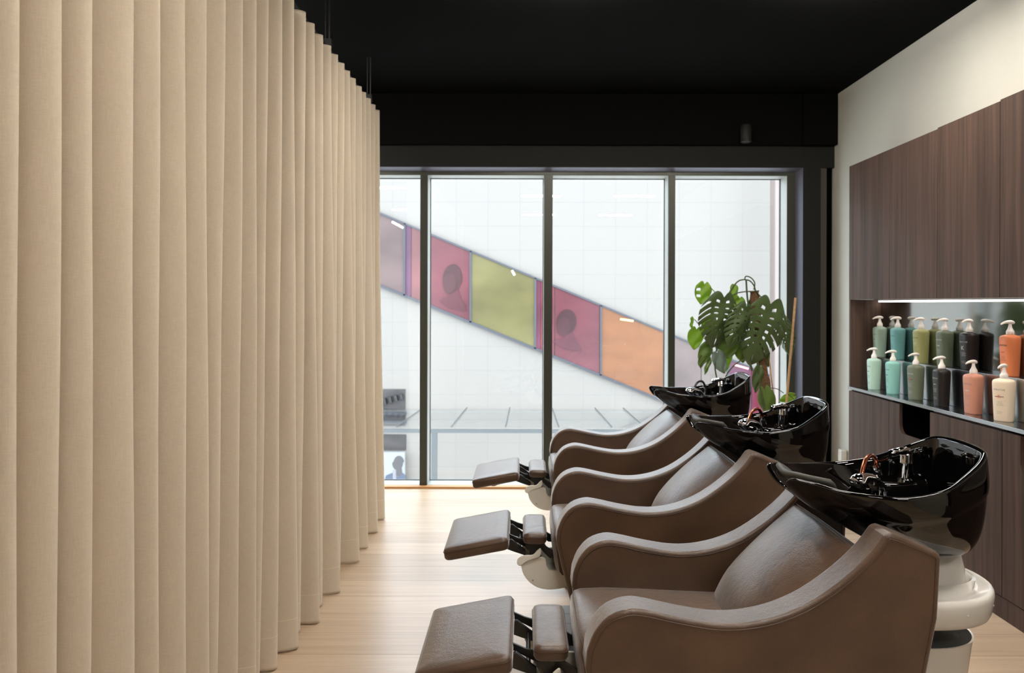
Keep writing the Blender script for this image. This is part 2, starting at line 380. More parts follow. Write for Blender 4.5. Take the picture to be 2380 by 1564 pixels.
wbox('mullion', (x0 - step, x0 - step + .055), (YF - .01, YG + .02), (.01, Fz1), M['frame'])
edges = [WL, x0 - step, x0 - step + .055] + edges[1:] + [Fx1]
gasket = mat('gasket', srgb(70, 74, 76), .5)
for i in range(0, len(edges), 2):
    xa, xb = edges[i], edges[i + 1]
    wbox('pane', (xa, xb), (YG, YG + .006), (.01, Fz1), M['glass'])
    g = MB()
    t = .007
    g.box((xa, xa + t), (YG - .012, YG - .001), (.01, Fz1)).box((xb - t, xb), (YG - .012, YG - .001), (.01, Fz1))
    g.box((xa, xb), (YG - .012, YG - .001), (Fz1 - t, Fz1)).box((xa, xb), (YG - .012, YG - .001), (.012, .012 + t))
    o = g.build('gasket', gasket); o.parent = win; o.matrix_parent_inverse = Matrix.Translation((0, -YF, 0))
struct(box('trim_5', (WL, Wx1), (6.035, 6.098), (-.02, .014), mat('sill_oak', srgb(196, 142, 84), .5)))

# small things on the window wall --------------------------------------
t = MB().lathe([(.030, 0), (.040, .006), (.040, .12), (.032, .135)], (PX(1732, 5.94), 5.935, ZB + .004), 20).build('ceiling_speaker', mat('speaker_grey', srgb(28, 28, 27), .6), smooth=40)
tag(t, 'small dark grey cylindrical speaker mounted on the black bulkhead above the window', 'speaker')
t = box('cable_trunking', (XW - .075, XW - .035), (5.70, 5.76), (0, .36), M['white_plastic'], bevel=.004)
tag(t, 'short white cable box low on the wall behind the middle basin', 'cable box')
t.location = (0, 0, 0)
fb = empty('floor_box', (.30, 3.53, 0), 'grey tiled floor access plate set in the oak floor beside the middle chair', 'floor plate')
box('plate', (-.16, .16), (-.16, .16), (.0005, .004), mat('grey_tile', srgb(120, 122, 126), .35), fb)
g = MB()
for k in (-.05, .06): g.box((-.16, .16), (k, k + .003), (.004, .0045)).box((k, k + .003), (-.16, .16), (.004, .0045))
g.build('joint', M['rubber'], fb)

# ------------------------------------------------------------------ ceiling luminaires
def luminaire():
    r = empty('ceiling_light', (0, 0, 0))
    MB().box((-.29, .29), (-.048, .048), (-.015, .0)).build('housing', M['black_metal'], r, bevel=.004)
    MB().box((-.285, .285), (-.045, .045), (-.034, -.016)).build('diffuser', M['lamp'], r, bevel=.003)
    for x in (-.22, .22): MB().tube([(x, 0, 0), (x, 0, .05)], .004, 8).build('bracket', M['black_metal'], r)
    return r
def copy_tree(o, parent=None):
    c = o.copy(); COL.objects.link(c)
    if parent is not None: c.parent = parent
    for ch in list(o.children): copy_tree(ch, c)
    return c
lum = luminaire(); first = True
rows = [(3.85, 'the pair nearest the window'), (1.45, 'the pair above the near chair'), (-.9, 'the pair behind the camera')]
for Y, wh in rows:
    for X, side in ((.22, 'left'), (1.52, 'right')):
        o = lum if first else copy_tree(lum); first = False
        o.location = (X, Y, ZC - .05)
        tag(o, 'flat rectangular ceiling light, %s of %s' % (side, wh), 'ceiling light', 'ceiling lights')
for Y, wh in ((4.6, 'far'), (2.2, 'middle'), (-.2, 'near')):
    o = copy_tree(lum); o.location = (-1.85, Y, ZC - .05)
    tag(o, 'flat rectangular ceiling light behind the beige curtain, %s one' % wh, 'ceiling light', 'ceiling lights')

# ------------------------------------------------------------------ curtain
tops = [.30, .47, .62, .78, .93, 1.09, 1.22, 1.38, 1.50, 1.641, 1.758, 1.941, 2.081, 2.236, 2.387, 2.537, 2.696, 2.834, 2.962, 3.13, 3.29, 3.466, 3.612, 3.763, 3.921, 4.06, 4.208, 4.341, 4.489, 4.654, 4.78, 4.926, 5.077, 5.222]
bots = {1.50: (1.46, -.93), 1.641: (1.60, -.94), 1.758: (1.723, -.94), 1.941: (1.926, -.94), 2.081: (2.055, -.94), 2.236: (2.218, -.94), 2.387: (2.392, -.94),
        2.537: (2.55, -.985), 2.696: (2.68, -.965), 2.834: (2.80, -.938), 2.962: (2.92, -.97), 3.13: (3.04, -.943), 3.29: (3.23, -.912), 3.466: (3.38, -.952), 3.612: (3.486, -.893), 3.763: (3.679, -.932),
        3.921: (3.854, -.887), 4.06: (3.99, -.955), 4.208: (4.15, -.96), 4.341: (4.31, -.888), 4.489: (4.43, -.945), 4.654: (4.547, -.888), 4.78: (4.72, -.95), 4.926: (4.868, -.892), 5.077: (5.02, -.95), 5.222: (5.17, -.903)}
XT = -.956; ZT = HC + 1.327 * .956
NS = 14
def curtain_rows():
    zs = [0.006, .03, .06, .10, .126, .128, .132, .2, .35, .55, .8, 1.1, 1.4, 1.7, 2.0, 2.3, 2.5, ZT - .07, ZT - .03, ZT]
    rows = []
    rr = random.Random(3)
    amp = [rr.uniform(.11, .145) for _ in tops]; ph = [rr.uniform(-.12, .12) for _ in tops]; dip = [rr.uniform(0, .012) for _ in tops]
    for z in zs:
        f = 1 - z / ZT; f2 = f ** 1.6
        row = []
        for i in range(len(tops)):
            d0 = tops[i]; d1, x1 = bots.get(d0, (d0 - .02, -.94))
            cy = d0 + (d1 - d0) * f2; cx = XT + (x1 - XT) * f2
            if i + 1 < len(tops):
                e0 = tops[i + 1]; e1, y1 = bots.get(e0, (e0 - .02, -.94)); ny = e0 + (e1 - e0) * f2; nx = XT + (y1 - XT) * f2
            else: ny = cy + .12; nx = cx
            last = i == len(tops) - 1
            for k in range(NS if not last else 7):
                t = k / NS
                tt = t + .055 * math.sin(4 * PI * t) + ph[i] * f2 * .35 * math.sin(2 * PI * t) * (1 - math.cos(2 * PI * t)) * .5
                y = cy + (ny - cy) * tt
                base = cx + (nx - cx) * t
                w = (1 - math.cos(2 * PI * t)) / 2
                A = amp[i] * (1 + .25 * f2 * math.sin(i * 2.3))
                x = base - A * w ** .85
                # slight wandering of the cloth
                x += .004 * math.sin(z * 3.1 + i * 1.7 + t * 5) * (1 - abs(2 * f - 1)) 
                zz = z + (dip[i] if z < .09 else 0) * w * 0.6
                row.append((x, y, zz))
        rows.append(row)
    return rows
rows_ = curtain_rows()
ct = MB().rings(rows_, closed=False, caps=False).build('curtain', M['curtain'], None, smooth=180)
so = ct.modifiers.new('thick', 'SOLIDIFY'); so.thickness = .0025; so.offset = -1
sb = ct.modifiers.new('sub', 'SUBSURF'); sb.levels = 1; sb.render_levels = 1
ct.modifiers.move(1, 0)
tag(ct, 'tall beige linen curtain hanging in deep vertical folds along the left side', 'curtain')
tk = empty('curtain_track', (-1.01, 2.8, ZT), 'black curtain track hung from the ceiling on thin rods above the beige curtain', 'curtain track')
MB().box((-.012, .012), (-2.6, 2.42), (.004, .030)).build('rail', M['black_metal'], tk, bevel=.002)
for Y in (4.04, 5.11, 2.97, 1.9):
    for x, rad in ((.012, .0035), (-.008, .0025)): MB().tube([(x, Y - 2.8, .03), (x, Y - 2.8, ZC - ZT)], rad, 8).build('rod', M['black_metal'], tk, smooth=60)
    MB().box((-.014, .022), (Y - 2.8 - .012, Y - 2.8 + .012), (.028, .075)).build('clamp', M['black_metal'], tk, bevel=.003)

# ------------------------------------------------------------------ wall cabinets
CX = 2.13; NB = 2.33; CY1 = 5.24; CY0 = .9
def seam_boxes(name, y0, y1, z0, z1, parent, x=CX, th=.02):
    return box(name, (x, x + th), (y0 + .0018, y1 - .0018), (z0, z1), M['wood'], parent, bevel=.0012)
up_edges = [CY1, 4.66, 4.12, 3.575, 3.03, 2.48, 1.94, 1.39, .9]
upz = (1.437, 2.312)
carc_m = mat('carcass_brown', srgb(66, 50, 44), .5, vary=((20, 20, 2), 4, .8, 1.2))
for i in range(0, len(up_edges) - 1, 2):
    a, b = up_edges[i], up_edges[min(i + 2, len(up_edges) - 1)]; mid = up_edges[i + 1]
    dz = 0.0 if i < 2 else .012 if i == 2 else 0.006
    wh = ['far unit next to the window wall', 'second unit from the window', 'third unit from the window', 'nearest unit to the camera'][i // 2]
    e = empty('wall_cabinet', (CX, b, upz[0]), 'dark smoked-wood wall cabinet above the bottle niche, ' + wh, 'cabinet', 'upper cabinets')
    inv = Matrix.Translation((-CX, -b, -upz[0]))
    for nm, xx, yy, zz, mm in (('body', (CX + .021, XW - .002), (b + .0005, a - .0005), (upz[0], upz[1] - .002 + dz), M['wood']),
                               ('door', (CX, CX + .019), (b + .0018, mid - .0018), (upz[0] - .002, upz[1] + dz), M['wood']),
                               ('door', (CX, CX + .019), (mid + .0018, a - .0018), (upz[0] - .002, upz[1] + dz * .5), M['wood'])):
        o = box(nm, xx, yy, zz, mm, None, bevel=.001); o.parent = e; o.matrix_parent_inverse = inv
# lower cabinets
lo_edges = [CY1, 4.66, 4.19, 3.553, 3.09, 2.45, 1.99, 1.35, .9]
ZL0, ZL1 = .10, .838
def notched(y0, y1):
    """door outline in (y,z) with a rounded cut-out at its upper near side"""
    n0 = y0 - .0; n1 = y1 - .128; zb = .672; r = .055
    pts = [(y0, ZL0), (y1, ZL0), (y1, ZL1), (n1, ZL1)]
    for k in range(7):
        a = k / 6 * PI / 2
        pts.append((n1 - r + r * math.cos(a), zb + r - r * math.sin(a)))
    pts.append((y0, zb))
    return pts
names_lo = ['far plain door unit by the window wall', 'far open-notch unit behind the farther basins', 'plain door unit behind the near basin', 'notched unit right of the near basin',
            'plain unit near the right edge', 'notched unit near the right edge', 'plain unit closest to the camera', 'notched unit closest to the camera']
for i in range(len(lo_edges) - 1):
    a, b = lo_edges[i], lo_edges[i + 1]
    e = empty('base_cabinet', (CX, b, 0), 'dark smoked-wood base cabinet under the steel shelf, ' + names_lo[i], 'cabinet', 'lower cabinets')
    inv = Matrix.Translation((-CX, -b, 0))
    if i % 2 == 0:
        ob = [box('body', (CX + .021, XW - .002), (b + .0005, a - .0005), (.0, .846), M['wood'], None),
              box('door', (CX, CX + .019), (b + .002, a - .002), (ZL0, ZL1), M['wood'], None, bevel=.0015)]
    else:
        hollow = MB().box((CX + .021, XW - .002), (b + .0005, a - .0005), (.0, .60)).box((CX + .021, XW - .002), (a - .10, a - .0005), (.60, .846)).box((XW - .02, XW - .002), (b + .0005, a - .10), (.60, .846))
        pts = notched(b + .002, a - .002); n = len(pts)
        d = MB().add([(CX, y, z) for y, z in pts] + [(CX + .019, y, z) for y, z in pts], [tuple(range(n)), tuple(range(n, 2 * n))[::-1]] + [(k, (k + 1) % n, n + (k + 1) % n, n + k) for k in range(n)])
        ob = [hollow.build('body', M['void'], None), d.build('door', M['wood'], None, bevel=.0015)]
    ob.append(box('plinth', (CX + .004, CX + .021), (b, a), (0, ZL0 - .004), M['wood'], None))
    for o in ob: o.parent = e; o.matrix_parent_inverse = inv
# niche: side panel, steel counter, back, riser
sh = empty('display_niche', (CX, CY0, .85), 'brushed steel display niche with stepped shelf holding two rows of bottles', 'shelf')
inv = Matrix.Translation((-CX, -CY0, -.85))
def nb(name, x, y, z, m, **k):
    o = box(name, x, y, z, m, None, **k); o.parent = sh; o.matrix_parent_inverse = inv; return o
nb('counter', (CX - .004, XW - .002), (CY0, CY1 + .002), (.850, .868), M['steel'], bevel=.001)
nb('side_panel', (CX + .002, XW - .004), (CY1 - .02, CY1), (.869, 1.435), M['wood'])
nb('back_panel', (NB + .001, XW - .003), (CY0, CY1 - .021), (.869, 1.428), M['mirror_steel'])
nb('riser', (2.256, NB), (CY0, CY1 - .021), (.869, 1.066), M['steel'], bevel=.001)
led = empty('led_strip', (NB - .012, CY0, 1.43), 'glowing warm white light strip under the wall cabinets at the back of the niche', 'light strip')
box('housing', (-.004, .012), (0, CY1 - .03 - CY0), (-.001, .006), M['steel'], led)
box('diffuser', (-.010, .010), (0.01, CY1 - .04 - CY0), (-.010, -.0015), M['led'], led)

# ------------------------------------------------------------------ bottles
def se(a, b, t, n=2.6):
    c, s = math.cos(t), math.sin(t)
    return (a * abs(c) ** (2 / n) * (1 if c >= 0 else -1), b * abs(s) ** (2 / n) * (1 if s >= 0 else -1))
def body_scale(z):
    # widest below the shoulder, narrowing to the base
    if z < .006: return .80 + z / .006 * .04
    return .84 + .16 * min(1, (z - .006) / .165)
BA, BB = .0385, .0475     # half depth (x), half width (y)
def bottle(col, name='shampoo_bottle', ink=None, rough=.42):
    r = empty(name, (0, 0, 0))
    prof = [(0.0, .80), (.002, .83), (.006, .845), (.05, .89), (.10, .935), (.15, .985), (.172, 1.0), (.181, .985), (.187, .92), (.191, .78), (.194, .55), (.197, .36)]
    n = 36; rings = []
    for z, s in prof:
        rings.append([(*[c * s for c in se(BA, BB, 2 * PI * k / n)], z) for k in range(n)])
    body = MB().rings(rings).build('body', col, r, smooth=60)
    MB().lathe([(.0165, .196), (.0175, .198), (.0175, .212), (.015, .216), (.010, .226), (.0075, .236), (.0065, .246)], (0, 0, 0), 20).build('pump_collar', M['bottle_white'], r, smooth=50)
    # spout head: tapered swept bar pointing to -X
    path = smooth_poly([(.019, 0, .250), (.008, 0, .2545), (-.012, 0, .2555), (-.030, 0, .252), (-.046, 0, .2445)], 4)
    rs = [.0045 + .0045 * math.sin(min(1, (i + 1) / 6) * PI / 2) - .0055 * max(0, (i - 6) / 10) for i in range(len(path))]
    hd = MB().tube(path, rs, 12).build('pump_head', M['bottle_white'], r, smooth=60)
    return r, body
def wrap(o_text_verts, u0, z0, off=.0008):
    """map flat (u,z) to the face of the bottle that looks to -X"""
    out = []
    for u, z in o_text_verts:
        uu = u + u0; zz = z + z0; s = .845 + (.155) * min(1, max(0, (zz - .006) / .166))
        yy = max(-1, min(1, uu / (BB * s)))
        x = -(BA * s) * (1 - abs(yy) ** 2.6) ** (1 / 2.6) - off
        out.append((x, -uu, zz))
    return out
def text_geo(s, size):
    cu = bpy.data.curves.new('t', 'FONT'); cu.body = s; cu.size = size; cu.align_x = 'CENTER'; cu.resolution_u = 2
    to = bpy.data.objects.new('t', cu); COL.objects.link(to)
    dg = bpy.context.evaluated_depsgraph_get(); me = to.evaluated_get(dg).to_mesh()
    vs = [(v.co.x, v.co.y) for v in me.vertices]; fs = [tuple(p.vertices) for p in me.polygons]
    to.evaluated_get(dg).to_mesh_clear(); bpy.data.objects.remove(to); bpy.data.curves.remove(cu)
    return vs, fs
def lettering(parent, ink, accent, kind, u0=0.0):
    g = MB()
    vs, fs = text_geo('KÉRASTASE', .0105); MB().add(wrap(vs, u0, .142), fs).build('lettering', ink, parent)
    rr = random.Random(kind)
    def dash(uc, z, w, h=.0007):
        k = 6; pts = [(uc - w / 2 + w * i / k, 0) for i in range(k + 1)] + [(uc + w / 2 - w * i / k, h) for i in range(k + 1)]
        v = wrap(pts, u0, z); m_ = k + 1
        g.add(v, [(i, i + 1, 2 * m_ - 2 - i, 2 * m_ - 1 - i) for i in range(k)])
    for z0, n in ((.092, 5), (.046, 3)):
        g = MB()
        for q in range(n): dash(rr.uniform(-.003, .003), z0 - q * .0048, rr.uniform(.022, .036))
        g.build('small_print', ink, parent)
    if accent == 'k':
        vs, fs = text_geo('K', .024); h = MB().add(wrap(vs, u0, .106, .0011), fs); h.build('emblem', M['ink_red'], parent)
        b = MB(); k = 6; pts = [(-.02 + .04 * i / k, 0) for i in range(k + 1)] + [(.02 - .04 * i / k, .0028) for i in range(k + 1)]
        b.add(wrap(pts, u0, .112, .0008), [(i, i + 1, 12 - i, 13 - i) for i in range(k)]); b.build('emblem', M['ink_dark'], parent)
    elif accent == 'w':
        vs, fs = text_geo('K', .030); MB().add(wrap(vs, u0 - .004, .104, .0011), fs).build('emblem', M['ink_light'], parent)
    elif accent:
        b = MB(); k = 6; pts = [(-.012 + .024 * i / k, 0) for i in range(k + 1)] + [(.012 - .024 * i / k, .0035) for i in range(k + 1)]
        b.add(wrap(pts, u0, .112, .001), [(i, i + 1, 12 - i, 13 - i) for i in range(k)]); b.build('emblem', accent, parent)
M['ink_dark'] = mat('ink_dark', srgb(40, 38, 40), .5); M['ink_light'] = mat('ink_light', srgb(205, 200, 190), .5); M['ink_red'] = mat('ink_red', srgb(225, 75, 45), .5)
M['ink_grey'] = mat('ink_grey', srgb(120, 118, 112), .5)
front = [(2032, (190, 222, 206), 'mint green', 'dark', 'd', 0), (2076, (150, 212, 204), 'aqua', 'dark', 'd', 0), (2129, (112, 120, 100), 'grey-green', 'light', 'k', 8),
         (2189, (32, 28, 27), 'black', 'light', 'l', 0), (2263, (208, 146, 124), 'salmon pink', 'grey', 'l', 14), (2334, (246, 226, 200), 'cream', 'grey', 'k', 28)]
back = [(2045, (160, 182, 166), 'sage green', 'dark', 'd', 0), (2087, (112, 172, 172), 'teal', 'dark', None, 0), (2141, (170, 172, 114), 'olive yellow', 'dark', 'l', 4),
        (2196, (102, 114, 94), 'dark grey-green', 'light', 'l', 4), (2253, (30, 22, 24), 'dark plum-black', 'light', 'w', 12), (2348, (240, 140, 90), 'orange', 'dark', 'r', 4)]
ink = {'dark': M['ink_dark'], 'light': M['ink_light'], 'grey': M['ink_grey']}
acc = {'d': M['ink_dark'], 'r': M['ink_red'], 'l': M['ink_light'], 'k': 'k', 'w': 'w', None: None}
for row, X, z, txt in ((front, 2.205, .8685, 'on the front steel counter'), (back, 2.2905, 1.0665, 'on the raised back step')):
    for i, (px, c, nm, ik, ac, rot) in enumerate(row):
        Y = X * F_PX / (px - VX)
        bm_ = mat(nm.replace(' ', '_') + '_plastic', srgb(*c), .42, spec=.45)
        r, b = bottle(bm_)
        lettering(r, ink[ik], acc[ac], i + 10)
        r.location = (X, Y, z); r.rotation_euler = (0, 0, math.radians(rot))
        tag(r, '%s pump bottle with white pump, standing %s of the niche' % (nm, txt), 'bottle', 'pump bottles ' + txt)

# ------------------------------------------------------------------ shampoo chairs
PROF = [(.140, .625), (.156, .666), (.188, .702), (.234, .719), (.275, .716), (.34, .702), (.395, .692), (.441, .687), (.496, .689), (.56, .702), (.625, .728), (.684, .765), (.735, .806), (.776, .847), (.804, .884)]
PROF = [tuple(p) for p in smooth_poly([(a, b, 0) for a, b in PROF], 3)]
PROF = [(p[0], p[1]) for p in PROF]
PROF += [(.811, .890), (.820, .8905), (.845, .882), (.92, .850), (.928, .842), (.930, .831), (.923, .699), (.899, .578), (.81, .12), (.80, .10), (.26, .10), (.245, .115), (.19, .36), (.150, .52), (.136, .585)]
def inset_path(pts, d):
    out = []; n = len(pts)
    for i in range(n):
        a, b, c = Vector(pts[i - 1]), Vector(pts[i]), Vector(pts[(i + 1) % n])
        t = (c - a).normalized(); nrm = Vector((t.y, -t.x))
        out.append((b.x + nrm.x * d, b.y + nrm.y * d))
    return out
def rounded_pad(name, m, parent, sx, sy, sz, loc, ry, puff=.006, r=.018):
    """upholstered pad: rounded box with a slightly crowned top"""
    nx, ny = 14, 18; g = MB(); rings = []
    def sup(u, v, top):
        return 0
    prof = [(-.5, .0), (-.5 + .0, .0)]
    # stack of rounded rectangles
    def rr(hx, hy, rad, z, crown=0):
        pts = []
        for cx_, cy_, a0 in ((hx - rad, hy - rad, 0), (-hx + rad, hy - rad, 90), (-hx + rad, -hy + rad, 180), (hx - rad, -hy + rad, 270)):
            for k in range(7):
                a = math.radians(a0 + 15 * k); pts.append((cx_ + rad * math.cos(a), cy_ + rad * math.sin(a), z))
        return pts
    h = sz; e = min(.012, sz * .3)
    rr0 = rr
    def rr(hx, hy, rad, z, crown=0):
        hx = max(hx, sx * .08); return rr0(hx, hy, min(rad, hx * .8), z)
    R = [rr(sx / 2 - e * 1.2, sy / 2 - e * 1.2, r * .6, 0), rr(sx / 2 - e * .35, sy / 2 - e * .35, r * .9, e * .35), rr(sx / 2, sy / 2, r, e), rr(sx / 2, sy / 2, r, h - e),
         rr(sx / 2 - e * .3, sy / 2 - e * .3, r * .9, h - e * .3), rr(sx / 2 - e, sy / 2 - e, r * .7, h), rr(sx / 2 - e * (3 if sx > .12 else 2), sy / 2 - e * 3, r * .5, h + puff * .6), rr(sx / 2 - e * 5 if sx > .12 else sx * .10, sy / 2 - e * 6, r * .3, h + puff)]
    g.rings(R)
    o = g.build(name, m, parent, smooth=70); o.location = loc; o.rotation_euler = (0, ry, 0)
    # seam along the lower edge of the top panel
    sp = [Vector(p) for p in rr(sx / 2 + .0005, sy / 2 + .0005, r, h - e * 1.15)]; sp.append(sp[0])
    s_ = MB().tube(sp, .0013, 6, False).build('seam', M['leather_piping'], o, smooth=60)
    return o

def unit():
    r = empty('shampoo_chair', (0, 0, 0))
    # side panels
    for y0, y1 in ((-.305, -.212), (.212, .305)):
        o = MB().prism(PROF, y0, y1).build('side_panel', M['leather'], r, bevel=.011, seg=4)
        ip = inset_path(PROF, .0)
        for yy, sgn in ((y0, -1), (y1, 1)):
            path = [Vector((x, yy + sgn * .0, z)) for x, z in PROF]
            # seam sits where the rounding meets the face
            ii = inset_path(PROF, .0125)
            path = [Vector((x, yy + sgn * .0004, z)) for x, z in ii]; path.append(path[0])
            MB().tube(path, .0013, 6, False).build('seam', M['leather_piping'], o, smooth=60)
    # seat cushion
    g = []; NY = 14
    sec = [(.150, .44), (.140, .452), (.133, .50), (.128, .55), (.130, .580), (.140, .597), (.156, .602), (.22, .605), (.32, .602), (.42, .597), (.55, .592), (.60, .58), (.60, .46), (.58, .44)]
    for j in range(NY + 1):
        v = -1 + 2 * j / NY; c = 1 - abs(v) ** 3
        edge = .008 if abs(v) == 1 else 0
        g.append([(x + (-.008 * c + .004 if x < .16 else 0) + (edge if x < .2 else 0), .210 * v, z + (.022 * c - .016 if z > .57 else 0) - (edge if z > .57 else 0)) for x, z in sec])
    seat = MB().rings(g, True, True).build('seat', M['leather'], r, smooth=60)
    path = [Vector((.137 - .008 * (1 - abs(v) ** 3) + .003, .208 * v, .598 + .022 * (1 - abs(v) ** 3) - .014)) for v in [-1 + i / 10 for i in range(21)]]
    MB().tube(path, .0013, 6).build('seam', M['leather_piping'], seat, smooth=60)
    # backrest, pillow shaped
    fr_ = [tuple(p)[:2] for p in smooth_poly([(.475, .50, 0), (.533, .548, 0), (.587, .642, 0), (.676, .738, 0), (.758, .812, 0), (.774, .825, 0)], 5)]
    g = []
    for j in range(17):
        v = -1 + 2 * j / 16; c = (1 - abs(v) ** 2.6); row = []
        n = len(fr_)
        for i, (x, z) in enumerate(fr_):
            a = Vector(fr_[max(0, i - 1)]); b = Vector(fr_[min(n - 1, i + 1)]); t = (b - a).normalized(); nr = Vector((-t.y, t.x))
            q = .042 * c * (math.sin(PI * min(1, (i / (n - 1)) * .9 + .12)) ** .7 if i < n - 1 else .25)
            row.append((x + nr.x * q, .211 * v, z + nr.y * q))
        row += [(.792, .211 * v, .822), (.806, .211 * v, .805), (.74, .211 * v, .70), (.66, .211 * v, .56), (.62, .211 * v, .48)]
        g.append(row)
    br = MB().rings(g, True, True).build('backrest', M['leather'], r, smooth=60)
    path = [Vector((.7795, .206 * v, .8285 + .004 * (1 - v * v))) for v in [-1 + i / 8 for i in range(17)]]
    MB().tube(path, .0014, 6).build('seam', M['leather_piping'], br, smooth=60)
    # steel plate behind the backrest
    mb = MB().add([(.808, -.16, .808), (.808, .16, .808), (.905, .16, .70), (.905, -.16, .70), (.812, -.16, .812), (.812, .16, .812), (.909, .16, .704), (.909, -.16, .704)], [(0, 1, 2, 3), (7, 6, 5, 4), (0, 4, 5, 1), (1, 5, 6, 2), (2, 6, 7, 3), (3, 7, 4, 0)])
    mb.build('back_plate', M['black_metal'], r)
    # under-seat carcass
    MB().box((.22, .79), (-.208, .208), (.02, .44)).build('base', M['black_metal'], r, bevel=.006)
    MB().box((.20, 1.20), (-.22, .22), (0, .02)).build('floor_plate', M['black_metal'], r, bevel=.004)
    # leg rest pads
    ang = math.atan2(.043, .23)
    lp = rounded_pad('leg_rest', M['leather'], r, .234, .412, .046, (-.1405, 0, .504), -ang, puff=.004)
    cp = rounded_pad('calf_pad', M['leather'], r, .086, .29, .040, (.065, 0, .526), 0, puff=.003, r=.02)
    # black linkage
    class LK:
        def prism(s, *a): MB().prism(*a).build('link_arm', M['black_metal'], r, bevel=.0012)
    lk = LK()
    for y in (-.10, .10):
        lk.prism([(-.20, .488), (-.20, .503), (-.02, .536), (.00, .520), (.03, .497), (.03, .477), (-.01, .490), (-.07, .512)], y - .006, y + .006)
        lk.prism([(-.165, .500), (-.175, .486), (-.165, .476), (-.15, .478), (-.12, .494), (-.06, .508)], y - .004, y + .004)
        lk.prism([(-.03, .548), (-.03, .530), (.03, .500), (.05, .505), (.05, .520), (.0, .535)], y + .022, y + .030)
        lk.prism([(.03, .526), (.03, .510), (.045, .50), (.05, .47), (.045, .42), (.075, .42), (.09, .47), (.085, .505), (.10, .512), (.10, .526)], y - .028, y - .022)
        lk.prism([(.08, .512), (.10, .516), (.13, .498), (.20, .505), (.20, .465), (.12, .470), (.10, .488)], y - .012, y - .004)
    for x, y, z, rad in ((-.16, .10, .482, .005), (.065, .12, .46, .006), (.01, .12, .498, .006)):
        MB().tube([(x, -y, z), (x, y, z)], rad, 8).build('cross_rod', M['black_metal'], r, smooth=60)
    MB().box((.035, .10), (-.125, .125), (.520, .5255)).build('pad_bracket', M['black_metal'], r, bevel=.0012)
    # spring
    sp = [Vector((-.150 + .085 * k / 90, -.10 + .004 * math.cos(k * .9), .482 + .022 * k / 90 + .004 * math.sin(k * .9))) for k in range(91)]
    MB().tube(sp, .0009, 5).build('spring', M['chrome'], r, smooth=60)
    rp = [Vector((-.172 + .016 * math.cos(a), -.10, .486 + .007 * math.sin(a))) for a in [2 * PI * k / 16 for k in range(17)]]
    MB().tube(rp, .0016, 6).build('release_ring', M['black_metal'], r, smooth=60)
    # cream shell around the mechanism
    C = [(.015, .458), (.028, .471), (.057, .481), (.091, .480), (.104, .473), (.107, .452), (.115, .439), (.131, .434), (.26, .434), (.27, .375), (.178, .370), (.147, .366), (.11, .364), (.072, .373), (.043, .393), (.024, .419), (.017, .441)]
    C = [(p[0], p[1]) for p in smooth_poly([(a, b, 0) for a, b in C], 3, True)]
    for y in (-.140, .128): MB().prism(C, y, y + .012).build('mechanism_cover', M['cream_plastic'], r, bevel=.004, seg=3)
    sh_ = MB()
    low = [(.024, .419), (.043, .393), (.072, .373), (.11, .364), (.147, .366), (.178, .370), (.27, .375)]
    vs = []; 
    for x, z in low: vs += [(x, -.134, z), (x, .134, z), (x, -.134, z + .008), (x, .134, z + .008)]
    fs = []
    for i in range(len(low) - 1):
        a = i * 4; b = a + 4
        fs += [(a, a + 1, b + 1, b), (a + 2, b + 2, b + 3, a + 3)]
    sh_.add(vs, fs)
    sh_.build('cover_floor', M['cream_plastic'], r, smooth=60)
    MB().tube([(.058, -.1415, .398), (.058, -.139, .398)], .0028, 10).build('screw', M['chrome'], r)
    Fn = [(0.0, .467), (.006, .482), (.028, .491), (.057, .493), (.072, .508), (.085, .517), (.088, .503), (.081, .484), (.053, .475), (.03, .466), (.015, .453), (.004, .456)]
    Fn = [(p[0], p[1]) for p in smooth_poly([(a, b, 0) for a, b in Fn], 3, True)]
    for y in (-.150, .143): MB().prism(Fn, y, y + .007).build('pivot_cap', M['cream_plastic'], r, bevel=.002)

    # ---- basin
    half = [(.655, -.080, .957), (.662, -.098, .967), (.685, -.115, .9645), (.7146, -.136, .961), (.757, -.172, .953), (.83, -.205, .949), (.90, -.220, .9486), (.9866, -.212, .963), (1.0386, -.192, .984), (1.10, -.163, 1.015), (1.131, -.135, 1.034), (1.142, -.105, 1.041), (1.146, -.05, 1.045)]
    mid_f = [(.682, 0, .922)]; nf = [(.666, -.052, .935), (.676, -.026, .925)]
    rim = mid_f + nf[::-1] + half + [(1.148, 0, 1.046)] + [(x, -y, z) for x, y, z in half[::-1]] + [(x, -y, z) for x, y, z in nf]
    rim = smooth_poly(rim, 3, True)
    n = len(rim); cb = Vector((1.01, 0, 0)); zb = .765
    def ring(s_out, zbot, inset, exps, g):
        out = []
        for p in rim:
            d = Vector((p.x - cb.x, p.y)); L = d.length; u = d / L
            a = math.atan2(d.y, d.x)                 # 0 = back
            w = (1 + math.cos(a)) / 2                 # 1 back, 0 front
            ex = exps[0] + (exps[1] - exps[0]) * w
            f = (1 - g ** ex) ** (1 / max(1.0, ex * .75))
            R0 = s_out
            L2 = R0 + (L - inset - R0) * f
            z = p.z - (p.z - zbot) * g
            out.append((cb.x + u.x * L2, u.y * L2, z))
        return out
    outer = []
    for g_, ins in ((1.0, 0), (.97, 0), (.9, 0), (.8, 0), (.68, 0), (.56, 0), (.45, 0), (.36, 0), (.34, -.004), (.28, -.005), (.18, -.003), (.10, -.001), (.05, 0)):
        outer.append(ring(.075, zb, ins, (1.12, 4.2), g_))
    lipo = [(p.x, p.y, p.z - .004) for p in rim]
